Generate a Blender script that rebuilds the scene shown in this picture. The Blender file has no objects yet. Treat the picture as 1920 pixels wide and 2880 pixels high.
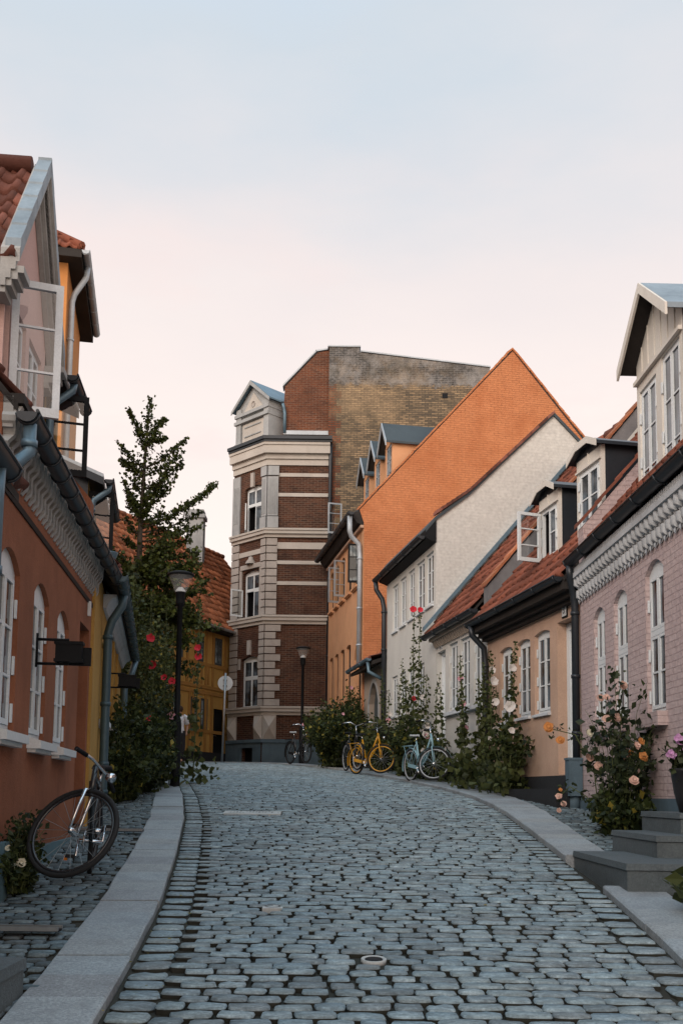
SUNEL,SUNAZ,SUNE=26,212,1.6; EXPO=0.22; SKYK=.95
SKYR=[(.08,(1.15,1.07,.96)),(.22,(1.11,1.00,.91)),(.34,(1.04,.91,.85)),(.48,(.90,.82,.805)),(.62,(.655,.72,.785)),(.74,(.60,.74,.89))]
import bpy, math, random
from mathutils import Vector, Matrix
R = random.Random(7)
D = bpy.data
scene = bpy.context.scene
COL = scene.collection
pi = math.pi
def V(*a): return Vector(a)
# ------------------------------------------------------------------ terrain profile (uphill street)
PROF = [(-30,-3.0),(-10,-1.0),(0,0),(5,.52),(10,1.0),(14,1.36),(20,1.80),(25,2.12),(30,2.42),(33,2.53),(36,2.58),(60,2.6),(2000,2.6)]
def zg(y):
    for (a,b),(c,d) in zip(PROF,PROF[1:]):
        if y<=c: return b+(d-b)*(y-a)/(c-a)
    return 2.6
def lerp_path(path, y):
    if y<=path[0][1]:
        (x0,y0),(x1,y1)=path[0],path[1]
        return x0+(x1-x0)*(y-y0)/(y1-y0)
    for (x0,y0),(x1,y1) in zip(path,path[1:]):
        if y<=y1: return x0+(x1-x0)*(y-y0)/(y1-y0)
    return path[-1][0]
KL=[(-1.03,1.0),(-1.06,3.2),(-1.08,4.33),(-1.1,4.93),(-1.18,6.0),(-1.28,7.18),(-1.56,9.5),(-1.88,11.9),(-2.39,14.93),(-2.98,18.0),(-3.7,21.2),(-4.7,24.5),(-6.2,28.0)]
KR=[(1.7,1.0),(1.86,4.2),(1.93,5.58),(2.04,7.29),(2.1,9.16),(2.2,13.0),(2.1,15.53),(1.85,17.4),(1.08,20.9),(.42,23.6),(-.5,26.8),(-1.9,29.8),(-4.2,32.0),(-7.5,33.2)]
# ------------------------------------------------------------------ nodes / materials
def newmat(name):
    m=D.materials.new(name); m.use_nodes=True
    nt=m.node_tree; nt.nodes.clear()
    out=nt.nodes.new('ShaderNodeOutputMaterial'); b=nt.nodes.new('ShaderNodeBsdfPrincipled')
    nt.links.new(b.outputs[0],out.inputs[0])
    return m,nt,b,out
def N(nt,t,**k):
    n=nt.nodes.new(t)
    for a,v in k.items():
        if a.startswith('_'): n.inputs[a[1:].replace('_',' ')].default_value=v
        else: setattr(n,a,v)
    return n
def c4(c): return (c[0],c[1],c[2],1)
def mixc(nt,fac,a,b,mode='MIX'):
    n=nt.nodes.new('ShaderNodeMix'); n.data_type='RGBA'; n.blend_type=mode
    for sock,val in ((n.inputs[0],fac),(n.inputs[6],a),(n.inputs[7],b)):
        if isinstance(val,(int,float)): sock.default_value=val
        elif isinstance(val,tuple): sock.default_value=c4(val)
        else: nt.links.new(val,sock)
    return n.outputs[2]
def ramp(nt,fac,p0,p1,c0=(0,0,0),c1=(1,1,1)):
    n=nt.nodes.new('ShaderNodeValToRGB'); e=n.color_ramp.elements
    e[0].position=p0; e[1].position=p1; e[0].color=c4(c0); e[1].color=c4(c1)
    nt.links.new(fac,n.inputs[0]); return n.outputs[0]
def noise(nt,vec,scale,detail=4,rough=.6):
    n=N(nt,'ShaderNodeTexNoise'); n.inputs['Scale'].default_value=scale; n.inputs['Detail'].default_value=detail; n.inputs['Roughness'].default_value=rough
    if vec is not None: nt.links.new(vec,n.inputs['Vector'])
    return n.outputs[0]
def mathn(nt,op,a,b=None,c=None):
    n=nt.nodes.new('ShaderNodeMath'); n.operation=op
    for i,v in enumerate((a,b,c)):
        if v is None: continue
        if isinstance(v,(int,float)): n.inputs[i].default_value=v
        else: nt.links.new(v,n.inputs[i])
    return n.outputs[0]
def bump(nt,b,h,strength=.4,dist=.02):
    n=nt.nodes.new('ShaderNodeBump'); n.inputs['Strength'].default_value=strength; n.inputs['Distance'].default_value=dist
    nt.links.new(h,n.inputs['Height']); nt.links.new(n.outputs[0],b.inputs['Normal'])
def dim(c,k): return tuple(min(1,x*k) for x in c)
def plaster(name,c,var=.22,rough=.9,bs=.35,stain=None,metal=0,fine=60,spec=.3,island=0):
    m,nt,b,o=newmat(name)
    tc=N(nt,'ShaderNodeTexCoord'); g=tc.outputs['Object']
    n1=noise(nt,g,1.3,6,.65); n2=noise(nt,g,fine,3,.6)
    col=mixc(nt,ramp(nt,n1,.32,.68),dim(c,1-var),dim(c,1+var*.7))
    col=mixc(nt,ramp(nt,n2,.35,.65),col,mixc(nt,.5,col,dim(c,.75)))
    col=mixc(nt,ramp(nt,noise(nt,g,.55,7,.75),.50,.56,(0,0,0),(var*.9,)*3),col,dim(c,1.18))   # patchy repainting
    if stain:
        mp=N(nt,'ShaderNodeMapping'); mp.inputs['Scale'].default_value=(1.6,1.6,.75); nt.links.new(g,mp.inputs[0])
        n3=noise(nt,mp.outputs[0],1.2,7,.72)
        col=mixc(nt,ramp(nt,n3,.48,.76,(0,0,0),(.7,.7,.7)),col,stain)
    if island:
        gi=N(nt,'ShaderNodeNewGeometry').outputs['Random Per Island']
        k=ramp(nt,gi,0,1,(1-island,)*3,(1+island*.6,)*3)
        col=mixc(nt,1.0,col,k,'MULTIPLY')
    nt.links.new(col,b.inputs['Base Color']); b.inputs['Roughness'].default_value=rough; b.inputs['Metallic'].default_value=metal
    b.inputs['Specular IOR Level'].default_value=spec
    if bs: bump(nt,b,n2,bs,.01)
    return m
def bricks(name,c1,c2,mort,w=.235,h=.07,ms=.009,bs=.7,patchy=0,dirt=None,dirtamt=.6,rough=.9,grey=None,red=None,crum=0,basal=None):
    m,nt,b,o=newmat(name)
    tc=N(nt,'ShaderNodeTexCoord'); uv=tc.outputs['UV']; g=tc.outputs['Object']
    bt=N(nt,'ShaderNodeTexBrick'); bt.offset=.5
    bt.inputs['Scale'].default_value=1; bt.inputs['Mortar Size'].default_value=ms; bt.inputs['Brick Width'].default_value=w; bt.inputs['Row Height'].default_value=h
    bt.inputs['Mortar Smooth'].default_value=.4
    bt.inputs['Color1'].default_value=c4(c1); bt.inputs['Color2'].default_value=c4(c2); bt.inputs['Mortar'].default_value=c4(mort)
    # slight unevenness of the courses
    nw=noise(nt,uv,2.5,3); nv=N(nt,'ShaderNodeVectorMath'); nv.operation='MULTIPLY_ADD'
    comb=N(nt,'ShaderNodeCombineXYZ'); nt.links.new(nw,comb.inputs[0]); nt.links.new(nw,comb.inputs[1])
    nt.links.new(comb.outputs[0],nv.inputs[0]); nv.inputs[1].default_value=(.02,.03,0); nt.links.new(uv,nv.inputs[2])
    nt.links.new(nv.outputs[0],bt.inputs['Vector'])
    col=bt.outputs['Color']; fac=bt.outputs['Fac']
    if patchy:      # limewash has filled the joints in places
        mk=ramp(nt,noise(nt,uv,3.2,6,.75),.40,.66,(0,0,0),(1,1,1)); col=mixc(nt,mk,mixc(nt,.25,c1,col),col); fac=mathn(nt,'MULTIPLY',fac,mathn(nt,'MULTIPLY_ADD',mk,1-patchy*.7,patchy*.5))
    if red:
        bt2=N(nt,'ShaderNodeTexBrick'); 
        for k in ('Scale','Mortar Size','Brick Width','Row Height'): bt2.inputs[k].default_value=bt.inputs[k].default_value
        bt2.inputs['Color1'].default_value=c4(red); bt2.inputs['Color2'].default_value=c4(dim(red,.6)); bt2.inputs['Mortar'].default_value=c4(mort)
        nt.links.new(nv.outputs[0],bt2.inputs['Vector'])
        sx=N(nt,'ShaderNodeSeparateXYZ'); nt.links.new(uv,sx.inputs[0])
        row=mathn(nt,'PINGPONG',mathn(nt,'FLOOR',mathn(nt,'DIVIDE',sx.outputs[1],h*4)),1.0)
        edge=mathn(nt,'ADD',mathn(nt,'MULTIPLY',row,.18),-.32)
        col=mixc(nt,mathn(nt,'LESS_THAN',sx.outputs[0],edge),col,bt2.outputs['Color'])
    if grey:
        sx=N(nt,'ShaderNodeSeparateXYZ'); nt.links.new(uv,sx.inputs[0])
        ng=noise(nt,uv,3.5,5,.7)
        zz=mathn(nt,'ADD',sx.outputs[1],mathn(nt,'MULTIPLY',mathn(nt,'SUBTRACT',ng,.5),.9))
        isg=ramp(nt,mathn(nt,'SUBTRACT',zz,grey[0]),.0,.14)
        n5=noise(nt,uv,2.2,6,.75)
        patch=mixc(nt,ramp(nt,n5,.42,.60),(.055,.052,.05),(.25,.235,.225))
        patch=mixc(nt,.6,patch,mixc(nt,ramp(nt,bt.outputs['Fac'],.1,.6),(.05,.05,.05),(.28,.26,.25)))
        patch=mixc(nt,ramp(nt,noise(nt,uv,1.1,5,.7),.45,.6),patch,(.27,.255,.245))
        col=mixc(nt,isg,col,patch)
    col=mixc(nt,ramp(nt,noise(nt,g,.42,7,.7),.5,.64,(0,0,0),(.38,.38,.38)),col,dim(c1,1.22))
    nb=noise(nt,g,.9,6,.7); nb2=noise(nt,g,14,3,.6)
    col=mixc(nt,ramp(nt,nb2,.3,.7,(0,0,0),(.5,.5,.5)),col,mixc(nt,.45,col,(.02,.02,.02)))
    if dirt: col=mixc(nt,ramp(nt,nb,.46,.72,(0,0,0),(dirtamt,)*3),col,dirt)
    nt.links.new(col,b.inputs['Base Color']); b.inputs['Roughness'].default_value=rough; b.inputs['Specular IOR Level'].default_value=.25
    hh=mathn(nt,'ADD',mathn(nt,'MULTIPLY',fac,-1.0),mathn(nt,'MULTIPLY',nb2,.5+crum))
    bump(nt,b,hh,bs,.012)
    return m
def metal(name,c,rough=.45,met=.6,var=.25):
    return plaster(name,c,var=var,rough=rough,bs=.08,metal=met,fine=25,spec=.5)
def glass_dark(name,c,rough=.06,wave=.02):
    m,nt,b,o=newmat(name)
    tc=N(nt,'ShaderNodeTexCoord'); uv=tc.outputs['UV']
    # curtains and dim room seen through the pane
    sx=N(nt,'ShaderNodeSeparateXYZ'); nt.links.new(uv,sx.inputs[0])
    n1=noise(nt,tc.outputs['Object'],2.0,2); 
    st=noise(nt,None,9,2); 
    mp=N(nt,'ShaderNodeMapping'); mp.inputs['Scale'].default_value=(26,26,.5); nt.links.new(tc.outputs['Object'],mp.inputs[0])
    fold=noise(nt,mp.outputs[0],1.0,2)
    cur=mixc(nt,ramp(nt,fold,.35,.65),dim(c,.6),dim(c,4.2))
    col=mixc(nt,ramp(nt,n1,.42,.58),dim(c,.5),cur)
    nt.links.new(col,b.inputs['Base Color']); b.inputs['Roughness'].default_value=rough
    b.inputs['Specular IOR Level'].default_value=.6; b.inputs['IOR'].default_value=1.52
    bump(nt,b,noise(nt,tc.outputs['Object'],1.7,1),wave,.05)
    return m
def glass_clear(name):
    m,nt,b,o=newmat(name); nt.nodes.remove(b)
    lw=N(nt,'ShaderNodeLayerWeight'); lw.inputs[0].default_value=.5
    g=N(nt,'ShaderNodeBsdfGlossy'); g.inputs['Roughness'].default_value=.03
    t=N(nt,'ShaderNodeBsdfTransparent'); t.inputs[0].default_value=(.86,.9,.9,1)
    mx=nt.nodes.new('ShaderNodeMixShader')
    f=mathn(nt,'MULTIPLY_ADD',mathn(nt,'POWER',lw.outputs['Facing'],4.0),.85,.085)
    nt.links.new(f,mx.inputs[0]); nt.links.new(t.outputs[0],mx.inputs[1]); nt.links.new(g.outputs[0],mx.inputs[2])
    nt.links.new(mx.outputs[0],o.inputs[0]); return m
def leafmat(name,c,c2,tr=.25,rough=.55):
    m,nt,b,o=newmat(name)
    gi=N(nt,'ShaderNodeNewGeometry').outputs['Random Per Island']
    col=ramp(nt,gi,.1,.95,c,c2)
    nt.links.new(col,b.inputs['Base Color']); b.inputs['Roughness'].default_value=rough; b.inputs['Specular IOR Level'].default_value=.25
    t=N(nt,'ShaderNodeBsdfTranslucent'); nt.links.new(col,t.inputs[0])
    mx=nt.nodes.new('ShaderNodeMixShader'); mx.inputs[0].default_value=tr
    nt.links.new(b.outputs[0],mx.inputs[1]); nt.links.new(t.outputs[0],mx.inputs[2]); nt.links.new(mx.outputs[0],o.inputs[0])
    return m
def stone(name,c,var=.35,streak=True,rough=.7,isl=.4,spec=.4):
    m,nt,b,o=newmat(name)
    tc=N(nt,'ShaderNodeTexCoord'); g=tc.outputs['Object']
    mp=N(nt,'ShaderNodeMapping'); mp.inputs['Scale'].default_value=(9,26,26) if streak else (1,1,1); nt.links.new(g,mp.inputs[0])
    n1=noise(nt,mp.outputs[0],1.6 if streak else 70,5,.7); n2=noise(nt,g,.45,4); n3=noise(nt,g,55,3,.7); n4=noise(nt,g,5,6,.75)
    col=mixc(nt,ramp(nt,n1,.3,.7),dim(c,1-var),dim(c,1+var))
    col=mixc(nt,ramp(nt,n3,.38,.62,(0,0,0),(.5,.5,.5)),col,dim(c,.4))
    col=mixc(nt,ramp(nt,n4,.47,.66,(0,0,0),(.55,.55,.55)),col,dim(c,.5))
    col=mixc(nt,ramp(nt,n2,.35,.7,(0,0,0),(.35,.35,.35)),col,dim(c,.6))
    if isl:
        gi=N(nt,'ShaderNodeNewGeometry').outputs['Random Per Island']
        rn=nt.nodes.new('ShaderNodeValToRGB'); el=rn.color_ramp.elements; el[0].position=0; el[0].color=c4((1-isl*1.1,1-isl*1.0,1-isl*.95)); el[1].position=1; el[1].color=c4((1+isl*.75,1+isl*.7,1+isl*.62))
        for q,cc in ((.2,(1-isl*.35,1-isl*.45,1-isl*.5)),(.4,(1-isl*.3,1-isl*.05,1+isl*.1)),(.6,(1.02,1,.96)),(.8,(1-isl*.1,1+isl*.15,1+isl*.25))):
            kk=rn.color_ramp.elements.new(q); kk.color=c4(cc)
        nt.links.new(gi,rn.inputs[0]); col=mixc(nt,1.0,col,rn.outputs[0],'MULTIPLY')
    nt.links.new(col,b.inputs['Base Color']); b.inputs['Roughness'].default_value=rough; b.inputs['Specular IOR Level'].default_value=spec
    bump(nt,b,mathn(nt,'ADD',n1,mathn(nt,'MULTIPLY',n3,.5)),.55,.012)
    return m
M={}
M['setts']=stone('granite_setts',(.29,.345,.37),var=.6,isl=.34,rough=.72,spec=.25)
M['setts_small']=stone('granite_small_setts',(.165,.205,.225),var=.55,isl=.45,rough=.75,spec=.25)
M['kerb']=stone('granite_kerb',(.375,.40,.42),var=.3,streak=False,isl=.22)
M['step']=stone('grey_step_stone',(.115,.14,.155),var=.2,streak=False,isl=.12,rough=.55)
M['soil']=plaster('mossy_soil',(.032,.031,.024),var=.5,fine=30)
M['earth']=plaster('earth',(.06,.06,.05),var=.4,fine=3)
M['rust']=plaster('rust_orange_render',(.285,.108,.057),var=.26,stain=(.175,.064,.036),bs=.6)
M['ochre']=plaster('ochre_render',(.46,.27,.075),var=.2,stain=(.31,.175,.045),bs=.5)
M['tallorange']=plaster('bright_orange_render',(.55,.235,.075),var=.12,bs=.3)
M['pinkpl']=plaster('pale_pink_render',(.62,.42,.38),var=.1,bs=.3)
M['pink']=bricks('pink_painted_brick',(.53,.415,.405),(.57,.455,.445),(.41,.305,.30),patchy=1,ms=.007,bs=.9,dirt=(.40,.30,.31),dirtamt=.65,crum=.8)
M['peach']=plaster('peach_render',(.55,.375,.28),var=.16,stain=(.43,.28,.205),bs=.6)
M['white']=plaster('offwhite_render',(.60,.59,.56),var=.08,stain=(.48,.47,.45),bs=.4)
M['whitebrick']=bricks('white_painted_brick',(.62,.605,.57),(.64,.62,.585),(.55,.535,.505),patchy=1,ms=.006,bs=.4,dirt=(.50,.485,.46),dirtamt=.5,crum=.3)
M['orangebrick']=bricks('orange_painted_brick',(.575,.225,.10),(.54,.205,.09),(.36,.125,.05),patchy=1,ms=.007,bs=.9,dirt=(.40,.13,.05),dirtamt=.8,crum=.5)
M['apricot']=plaster('apricot_render',(.66,.35,.19),var=.12,stain=(.56,.27,.135),bs=.5)
M['beige']=plaster('beige_render',(.36,.30,.25),var=.15,stain=(.22,.19,.16),bs=.5)
M['greyplaster']=plaster('grey_cement_render',(.20,.195,.20),var=.35,stain=(.10,.10,.11),bs=.6)
M['redbrick']=bricks('dark_red_brick',(.115,.044,.025),(.052,.023,.016),(.20,.145,.105),ms=.008,dirt=(.034,.016,.012),dirtamt=.85,crum=.3)
M['redbrick2']=bricks('weathered_red_brick',(.18,.062,.03),(.095,.036,.022),(.26,.18,.13),ms=.007,dirt=(.075,.03,.018),dirtamt=.85,crum=.4)
M['yellowbrick']=bricks('yellow_stock_brick',(.37,.26,.155),(.13,.10,.07),(.075,.066,.055),ms=.012,dirt=(.085,.07,.05),dirtamt=.85,grey=(16.4,),red=(.24,.07,.03),crum=.5)
M['frieze']=plaster('greyed_white_frieze_paint',(.52,.54,.56),var=.2,stain=(.30,.31,.32),bs=.3)
M['moulding']=plaster('weathered_moulding_paint',(.40,.40,.39),var=.25,stain=(.2,.2,.2),bs=.3)
M['sandstone']=plaster('pale_sandstone',(.41,.375,.345),var=.15,stain=(.26,.23,.21),bs=.4)
M['cream']=plaster('cream_stucco',(.50,.465,.425),var=.12,stain=(.38,.34,.30),bs=.3)
M['greystucco']=plaster('grey_stucco',(.36,.37,.375),var=.2,stain=(.20,.21,.22),bs=.5)
M['bluegrey']=plaster('blue_grey_plinth_paint',(.10,.15,.185),var=.25,stain=(.05,.075,.09),bs=.4)
M['slateblue']=plaster('teal_plinth_paint',(.12,.21,.25),var=.2,stain=(.06,.10,.12),bs=.4)
M['darkplinth']=plaster('dark_tarred_plinth',(.022,.024,.027),var=.3,bs=.4)
M['wpaint']=plaster('white_gloss_paint',(.72,.76,.78),var=.06,rough=.4,bs=.1,spec=.5)
M['wpaint_old']=plaster('flaking_white_paint',(.66,.70,.74),var=.12,rough=.5,bs=.25,stain=(.42,.42,.42))
M['creampaint']=plaster('cream_board_paint',(.70,.66,.60),var=.08,rough=.6,bs=.2,stain=(.52,.47,.41))
M['greydoor']=plaster('grey_green_door_paint',(.06,.075,.082),var=.2,rough=.5,bs=.2)
M['black']=plaster('black_paint',(.010,.011,.013),var=.3,rough=.6,bs=.1,spec=.15)
M['soffit']=plaster('dark_soffit_boards',(.03,.026,.024),var=.3,rough=.8,bs=.3)
M['leadgrey']=metal('weathered_lead',(.24,.29,.33),rough=.6,met=.2,var=.4)
M['tealpipe']=metal('dark_teal_pipe',(.06,.105,.13),rough=.5,met=.3)
M['zinc']=metal('pale_zinc',(.42,.46,.50),rough=.5,met=.35)
M['zincblue']=metal('blue_zinc',(.13,.21,.27),rough=.45,met=.4)
M['darkzinc']=metal('dark_zinc',(.028,.034,.042),rough=.4,met=.3)
M['slate']=plaster('dark_slate',(.05,.065,.075),var=.25,rough=.6,bs=.3)
M['tile']=plaster('red_clay_tiles',(.225,.075,.046),var=.4,rough=.85,bs=.4,stain=(.10,.04,.03),island=.45)
M['tile_old']=plaster('lichened_clay_tiles',(.22,.085,.062),var=.3,rough=.9,bs=.5,stain=(.06,.05,.042),island=.55)
M['tile_orange']=plaster('orange_clay_tiles',(.42,.15,.07),var=.25,rough=.9,bs=.4,stain=(.14,.075,.05),island=.5)
M['glass']=glass_dark('window_glass',(.035,.045,.055))
M['glass_pale']=glass_dark('curtained_glass',(.11,.13,.14))
M['clear']=glass_clear('clear_glass')
def frosted(name):
    m,nt,b,o=newmat(name); b.inputs['Base Color'].default_value=(.75,.78,.78,1); b.inputs['Roughness'].default_value=.25
    t=N(nt,'ShaderNodeBsdfTransparent'); mx=nt.nodes.new('ShaderNodeMixShader'); mx.inputs[0].default_value=.17
    nt.links.new(t.outputs[0],mx.inputs[1]); nt.links.new(b.outputs[0],mx.inputs[2]); nt.links.new(mx.outputs[0],o.inputs[0]); return m
M['frost']=frosted('frosted_lamp_plastic')  # transparent cone with some white diffuse mixed in
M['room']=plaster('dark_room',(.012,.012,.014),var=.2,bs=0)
M['curtain']=plaster('net_curtain',(.5,.5,.48),var=.15,bs=.3)
M['timber']=plaster('ochre_timber_frame',(.33,.17,.045),var=.2,bs=.4)
M['steel']=metal('galvanised_steel',(.35,.37,.38),rough=.4,met=.7)
M['chrome']=metal('bright_chrome',(.75,.77,.8),rough=.16,met=1.0,var=.05)
M['rubber']=plaster('black_rubber',(.016,.016,.017),var=.2,rough=.75,bs=.1)
M['yellowp']=plaster('yellow_bike_enamel',(.66,.32,.012),var=.06,rough=.3,bs=0,spec=.6)
M['bluep']=plaster('pale_blue_bike_enamel',(.25,.42,.48),var=.06,rough=.3,bs=0,spec=.6)
M['blackp']=plaster('black_bike_enamel',(.018,.02,.024),var=.1,rough=.22,bs=0,spec=.7)
M['tealp']=plaster('dark_teal_bike_enamel',(.03,.065,.08),var=.1,rough=.3,bs=0,spec=.6)
M['amber']=plaster('amber_reflector',(.75,.2,.01),var=.05,rough=.2,bs=0)
M['leather']=plaster('pale_saddle_leather',(.42,.44,.46),var=.15,rough=.5,bs=.2)
M['bark']=plaster('grey_bark',(.07,.06,.05),var=.4,bs=.8,fine=35)
M['stem']=plaster('green_stems',(.10,.12,.045),var=.3,bs=.2)
M['leaf']=leafmat('dark_leaves',(.010,.018,.006),(.058,.075,.02))
M['leaf_gink']=leafmat('ginkgo_leaves',(.018,.028,.006),(.07,.09,.017),tr=.15)
M['leaf_holly']=leafmat('hollyhock_leaves',(.024,.034,.011),(.095,.11,.036))
M['leaf_rose']=leafmat('rose_leaves',(.012,.021,.010),(.05,.064,.025))
M['leaf_yel']=leafmat('yellowing_leaves',(.14,.13,.02),(.28,.22,.04))
def petal(n,c): return leafmat(n,dim(c,.75),c,tr=.2,rough=.6)
M['p_white']=petal('white_petals',(.80,.74,.70)); M['p_pink']=petal('pink_petals',(.72,.36,.42)); M['p_red']=petal('red_petals',(.62,.03,.05))
M['p_orange']=petal('orange_petals',(.68,.29,.09)); M['p_peach']=petal('peach_petals',(.76,.50,.41)); M['p_mauve']=petal('mauve_petals',(.66,.36,.62)); M['p_cream']=petal('cream_petals',(.80,.74,.58))
M['pot']=plaster('dark_glazed_pot',(.02,.02,.022),var=.2,rough=.4,bs=.1)
M['cast']=plaster('pale_cast_plate',(.50,.51,.50),var=.15,rough=.5,bs=.3)
M['skin']=plaster('skin',(.42,.24,.17),var=.06,rough=.6,bs=0); M['cloth_white']=plaster('white_cotton',(.75,.76,.80),var=.06,bs=.2); M['cloth_dark']=plaster('dark_trousers',(.03,.03,.035),var=.2,bs=.2); M['hair']=plaster('brown_hair',(.05,.03,.02),var=.3,bs=.4)
# ------------------------------------------------------------------ mesh builder
class MB:
    def __init__(s): s.v=[]; s.f=[]; s.mi=[]; s.m=0; s.sm=[]; s.smooth=False
    def add(s,vs,fs):
        o=len(s.v); s.v.extend(tuple(p) for p in vs)
        for f in fs: s.f.append(tuple(i+o for i in f)); s.mi.append(s.m); s.sm.append(s.smooth)
        return s
    def poly(s,pts): return s.add(pts,[tuple(range(len(pts)))])
    def hexa(s,b,t):
        n=len(b); vs=list(b)+list(t)
        fs=[tuple(range(n))[::-1],tuple(range(n,2*n))]+[(i,(i+1)%n,n+(i+1)%n,n+i) for i in range(n)]
        return s.add(vs,fs)
    def box(s,c,ax,ay,az):  # centre, half-axis vectors
        c=Vector(c); P=[c+sx*ax+sy*ay for sx,sy in ((-1,-1),(1,-1),(1,1),(-1,1))]
        return s.hexa([p-az for p in P],[p+az for p in P])
    def aabb(s,x0,x1,y0,y1,z0,z1):
        return s.hexa([V(x0,y0,z0),V(x1,y0,z0),V(x1,y1,z0),V(x0,y1,z0)],[V(x0,y0,z1),V(x1,y0,z1),V(x1,y1,z1),V(x0,y1,z1)])
    def prism(s,pts,d): return s.hexa(pts,[p+d for p in pts])
    def tube(s,pts,r,n=8,cap=True,closed=False):
        pts=[Vector(p) for p in pts]; k=len(pts); rs=r if isinstance(r,(list,tuple)) else [r]*k
        o=len(s.v); prev=None
        for i,p in enumerate(pts):
            if closed: t=(pts[(i+1)%k]-pts[i-1]).normalized()
            else: t=(pts[min(i+1,k-1)]-pts[max(i-1,0)]).normalized()
            if prev is None:
                a=t.orthogonal().normalized()
            else:
                a=(prev-t*prev.dot(t)); a=a.normalized() if a.length>1e-6 else t.orthogonal().normalized()
            prev=a; b=t.cross(a)
            for j in range(n):
                q=2*pi*j/n; s.v.append(tuple(p+(a*math.cos(q)+b*math.sin(q))*rs[i]))
        for i in range(k if closed else k-1):
            for j in range(n):
                i2=(i+1)%k
                s.f.append((o+i*n+j,o+i*n+(j+1)%n,o+i2*n+(j+1)%n,o+i2*n+j)); s.mi.append(s.m); s.sm.append(True)
        if cap and not closed:
            s.f.append(tuple(o+j for j in range(n))[::-1]); s.f.append(tuple(o+(k-1)*n+j for j in range(n))); s.mi+= [s.m]*2; s.sm+=[False]*2
        return s
    def lathe(s,c,prof,n=16,ax=V(0,0,1)):
        c=Vector(c); ax=ax.normalized(); a=ax.orthogonal().normalized(); b=ax.cross(a); o=len(s.v)
        for r,z in prof:
            for j in range(n):
                q=2*pi*j/n; s.v.append(tuple(c+ax*z+(a*math.cos(q)+b*math.sin(q))*r))
        for i in range(len(prof)-1):
            for j in range(n):
                s.f.append((o+i*n+j,o+i*n+(j+1)%n,o+(i+1)*n+(j+1)%n,o+(i+1)*n+j)); s.mi.append(s.m); s.sm.append(True)
        return s
    def build(s,name,mats,parent=None,root=None,uvshift=True):
        me=D.meshes.new(name); off=root_off(parent)
        me.from_pydata([(x-off[0],y-off[1],z-off[2]) for x,y,z in s.v],[],s.f)
        if not isinstance(mats,(list,tuple)): mats=[mats]
        for m in mats: me.materials.append(M[m] if isinstance(m,str) else m)
        me.polygons.foreach_set('material_index',s.mi); me.polygons.foreach_set('use_smooth',s.sm)
        uv=me.uv_layers.new(name='UVMap').data
        me.update()
        for p in me.polygons:
            n=p.normal
            h=math.hypot(n.x,n.y)
            if h<.2: 
                for li in p.loop_indices:
                    a=s.v[me.loops[li].vertex_index]; uv[li].uv=(a[0],a[1])
            else:
                t=(-n.y/h,n.x/h)
                if t[0]<-.35 or (abs(t[0])<=.35 and t[1]<0): t=(-t[0],-t[1])
                k=1/max(h,.3)
                for li in p.loop_indices:
                    a=s.v[me.loops[li].vertex_index]; uv[li].uv=(a[0]*t[0]+a[1]*t[1],a[2]*k)
        o=D.objects.new(name,me); COL.objects.link(o)
        if parent: o.parent=parent
        return o
def root_off(p):
    off=[0,0,0]
    while p is not None:
        for i in range(3): off[i]+=p.location[i]
        p=p.parent
    return off
def thing(name,label,cat,loc=(0,0,0),group=None,rz=0):
    o=D.objects.new(name,None); COL.objects.link(o); o.location=loc; o.rotation_euler=(0,0,rz); o.empty_display_size=.2
    tag(o,label,cat,group); return o
def tag(o,label,cat,group=None):
    o['label']=label; o['category']=cat
    if group: o['group']=group
    return o
def struct(o,kind='structure'): o['kind']=kind; return o
def copy_tree(o,parent=None):
    c=o.copy(); COL.objects.link(c); c.parent=parent
    for ch in o.children: copy_tree(ch,c)
    return c
# ------------------------------------------------------------------ facade frames: s along the wall, z up, w out towards the street
class Fr:
    def __init__(s,x,y,dx,dy,side):
        L=math.hypot(dx,dy); s.o=V(x,y,0); s.d=V(dx/L,dy/L,0)
        s.n=V(-dy/L,dx/L,0) if side=='R' else V(dy/L,-dx/L,0)
    def P(s,a,z,w=0): p=s.o+s.d*a+s.n*w; return V(p.x,p.y,z)
    def box(s,mb,a0,a1,z0,z1,w0,w1):
        mb.hexa([s.P(a0,z0,w0),s.P(a1,z0,w0),s.P(a1,z0,w1),s.P(a0,z0,w1)],[s.P(a0,z1,w0),s.P(a1,z1,w0),s.P(a1,z1,w1),s.P(a0,z1,w1)])
    def quad(s,mb,a0,a1,z0,z1,w): mb.poly([s.P(a0,z0,w),s.P(a1,z0,w),s.P(a1,z1,w),s.P(a0,z1,w)])
def arch_pts(a0,a1,zs,rise,n=8):
    return [(a0+(a1-a0)*i/n, zs+rise*math.sin(pi*i/n)**.8) for i in range(n+1)]
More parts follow.
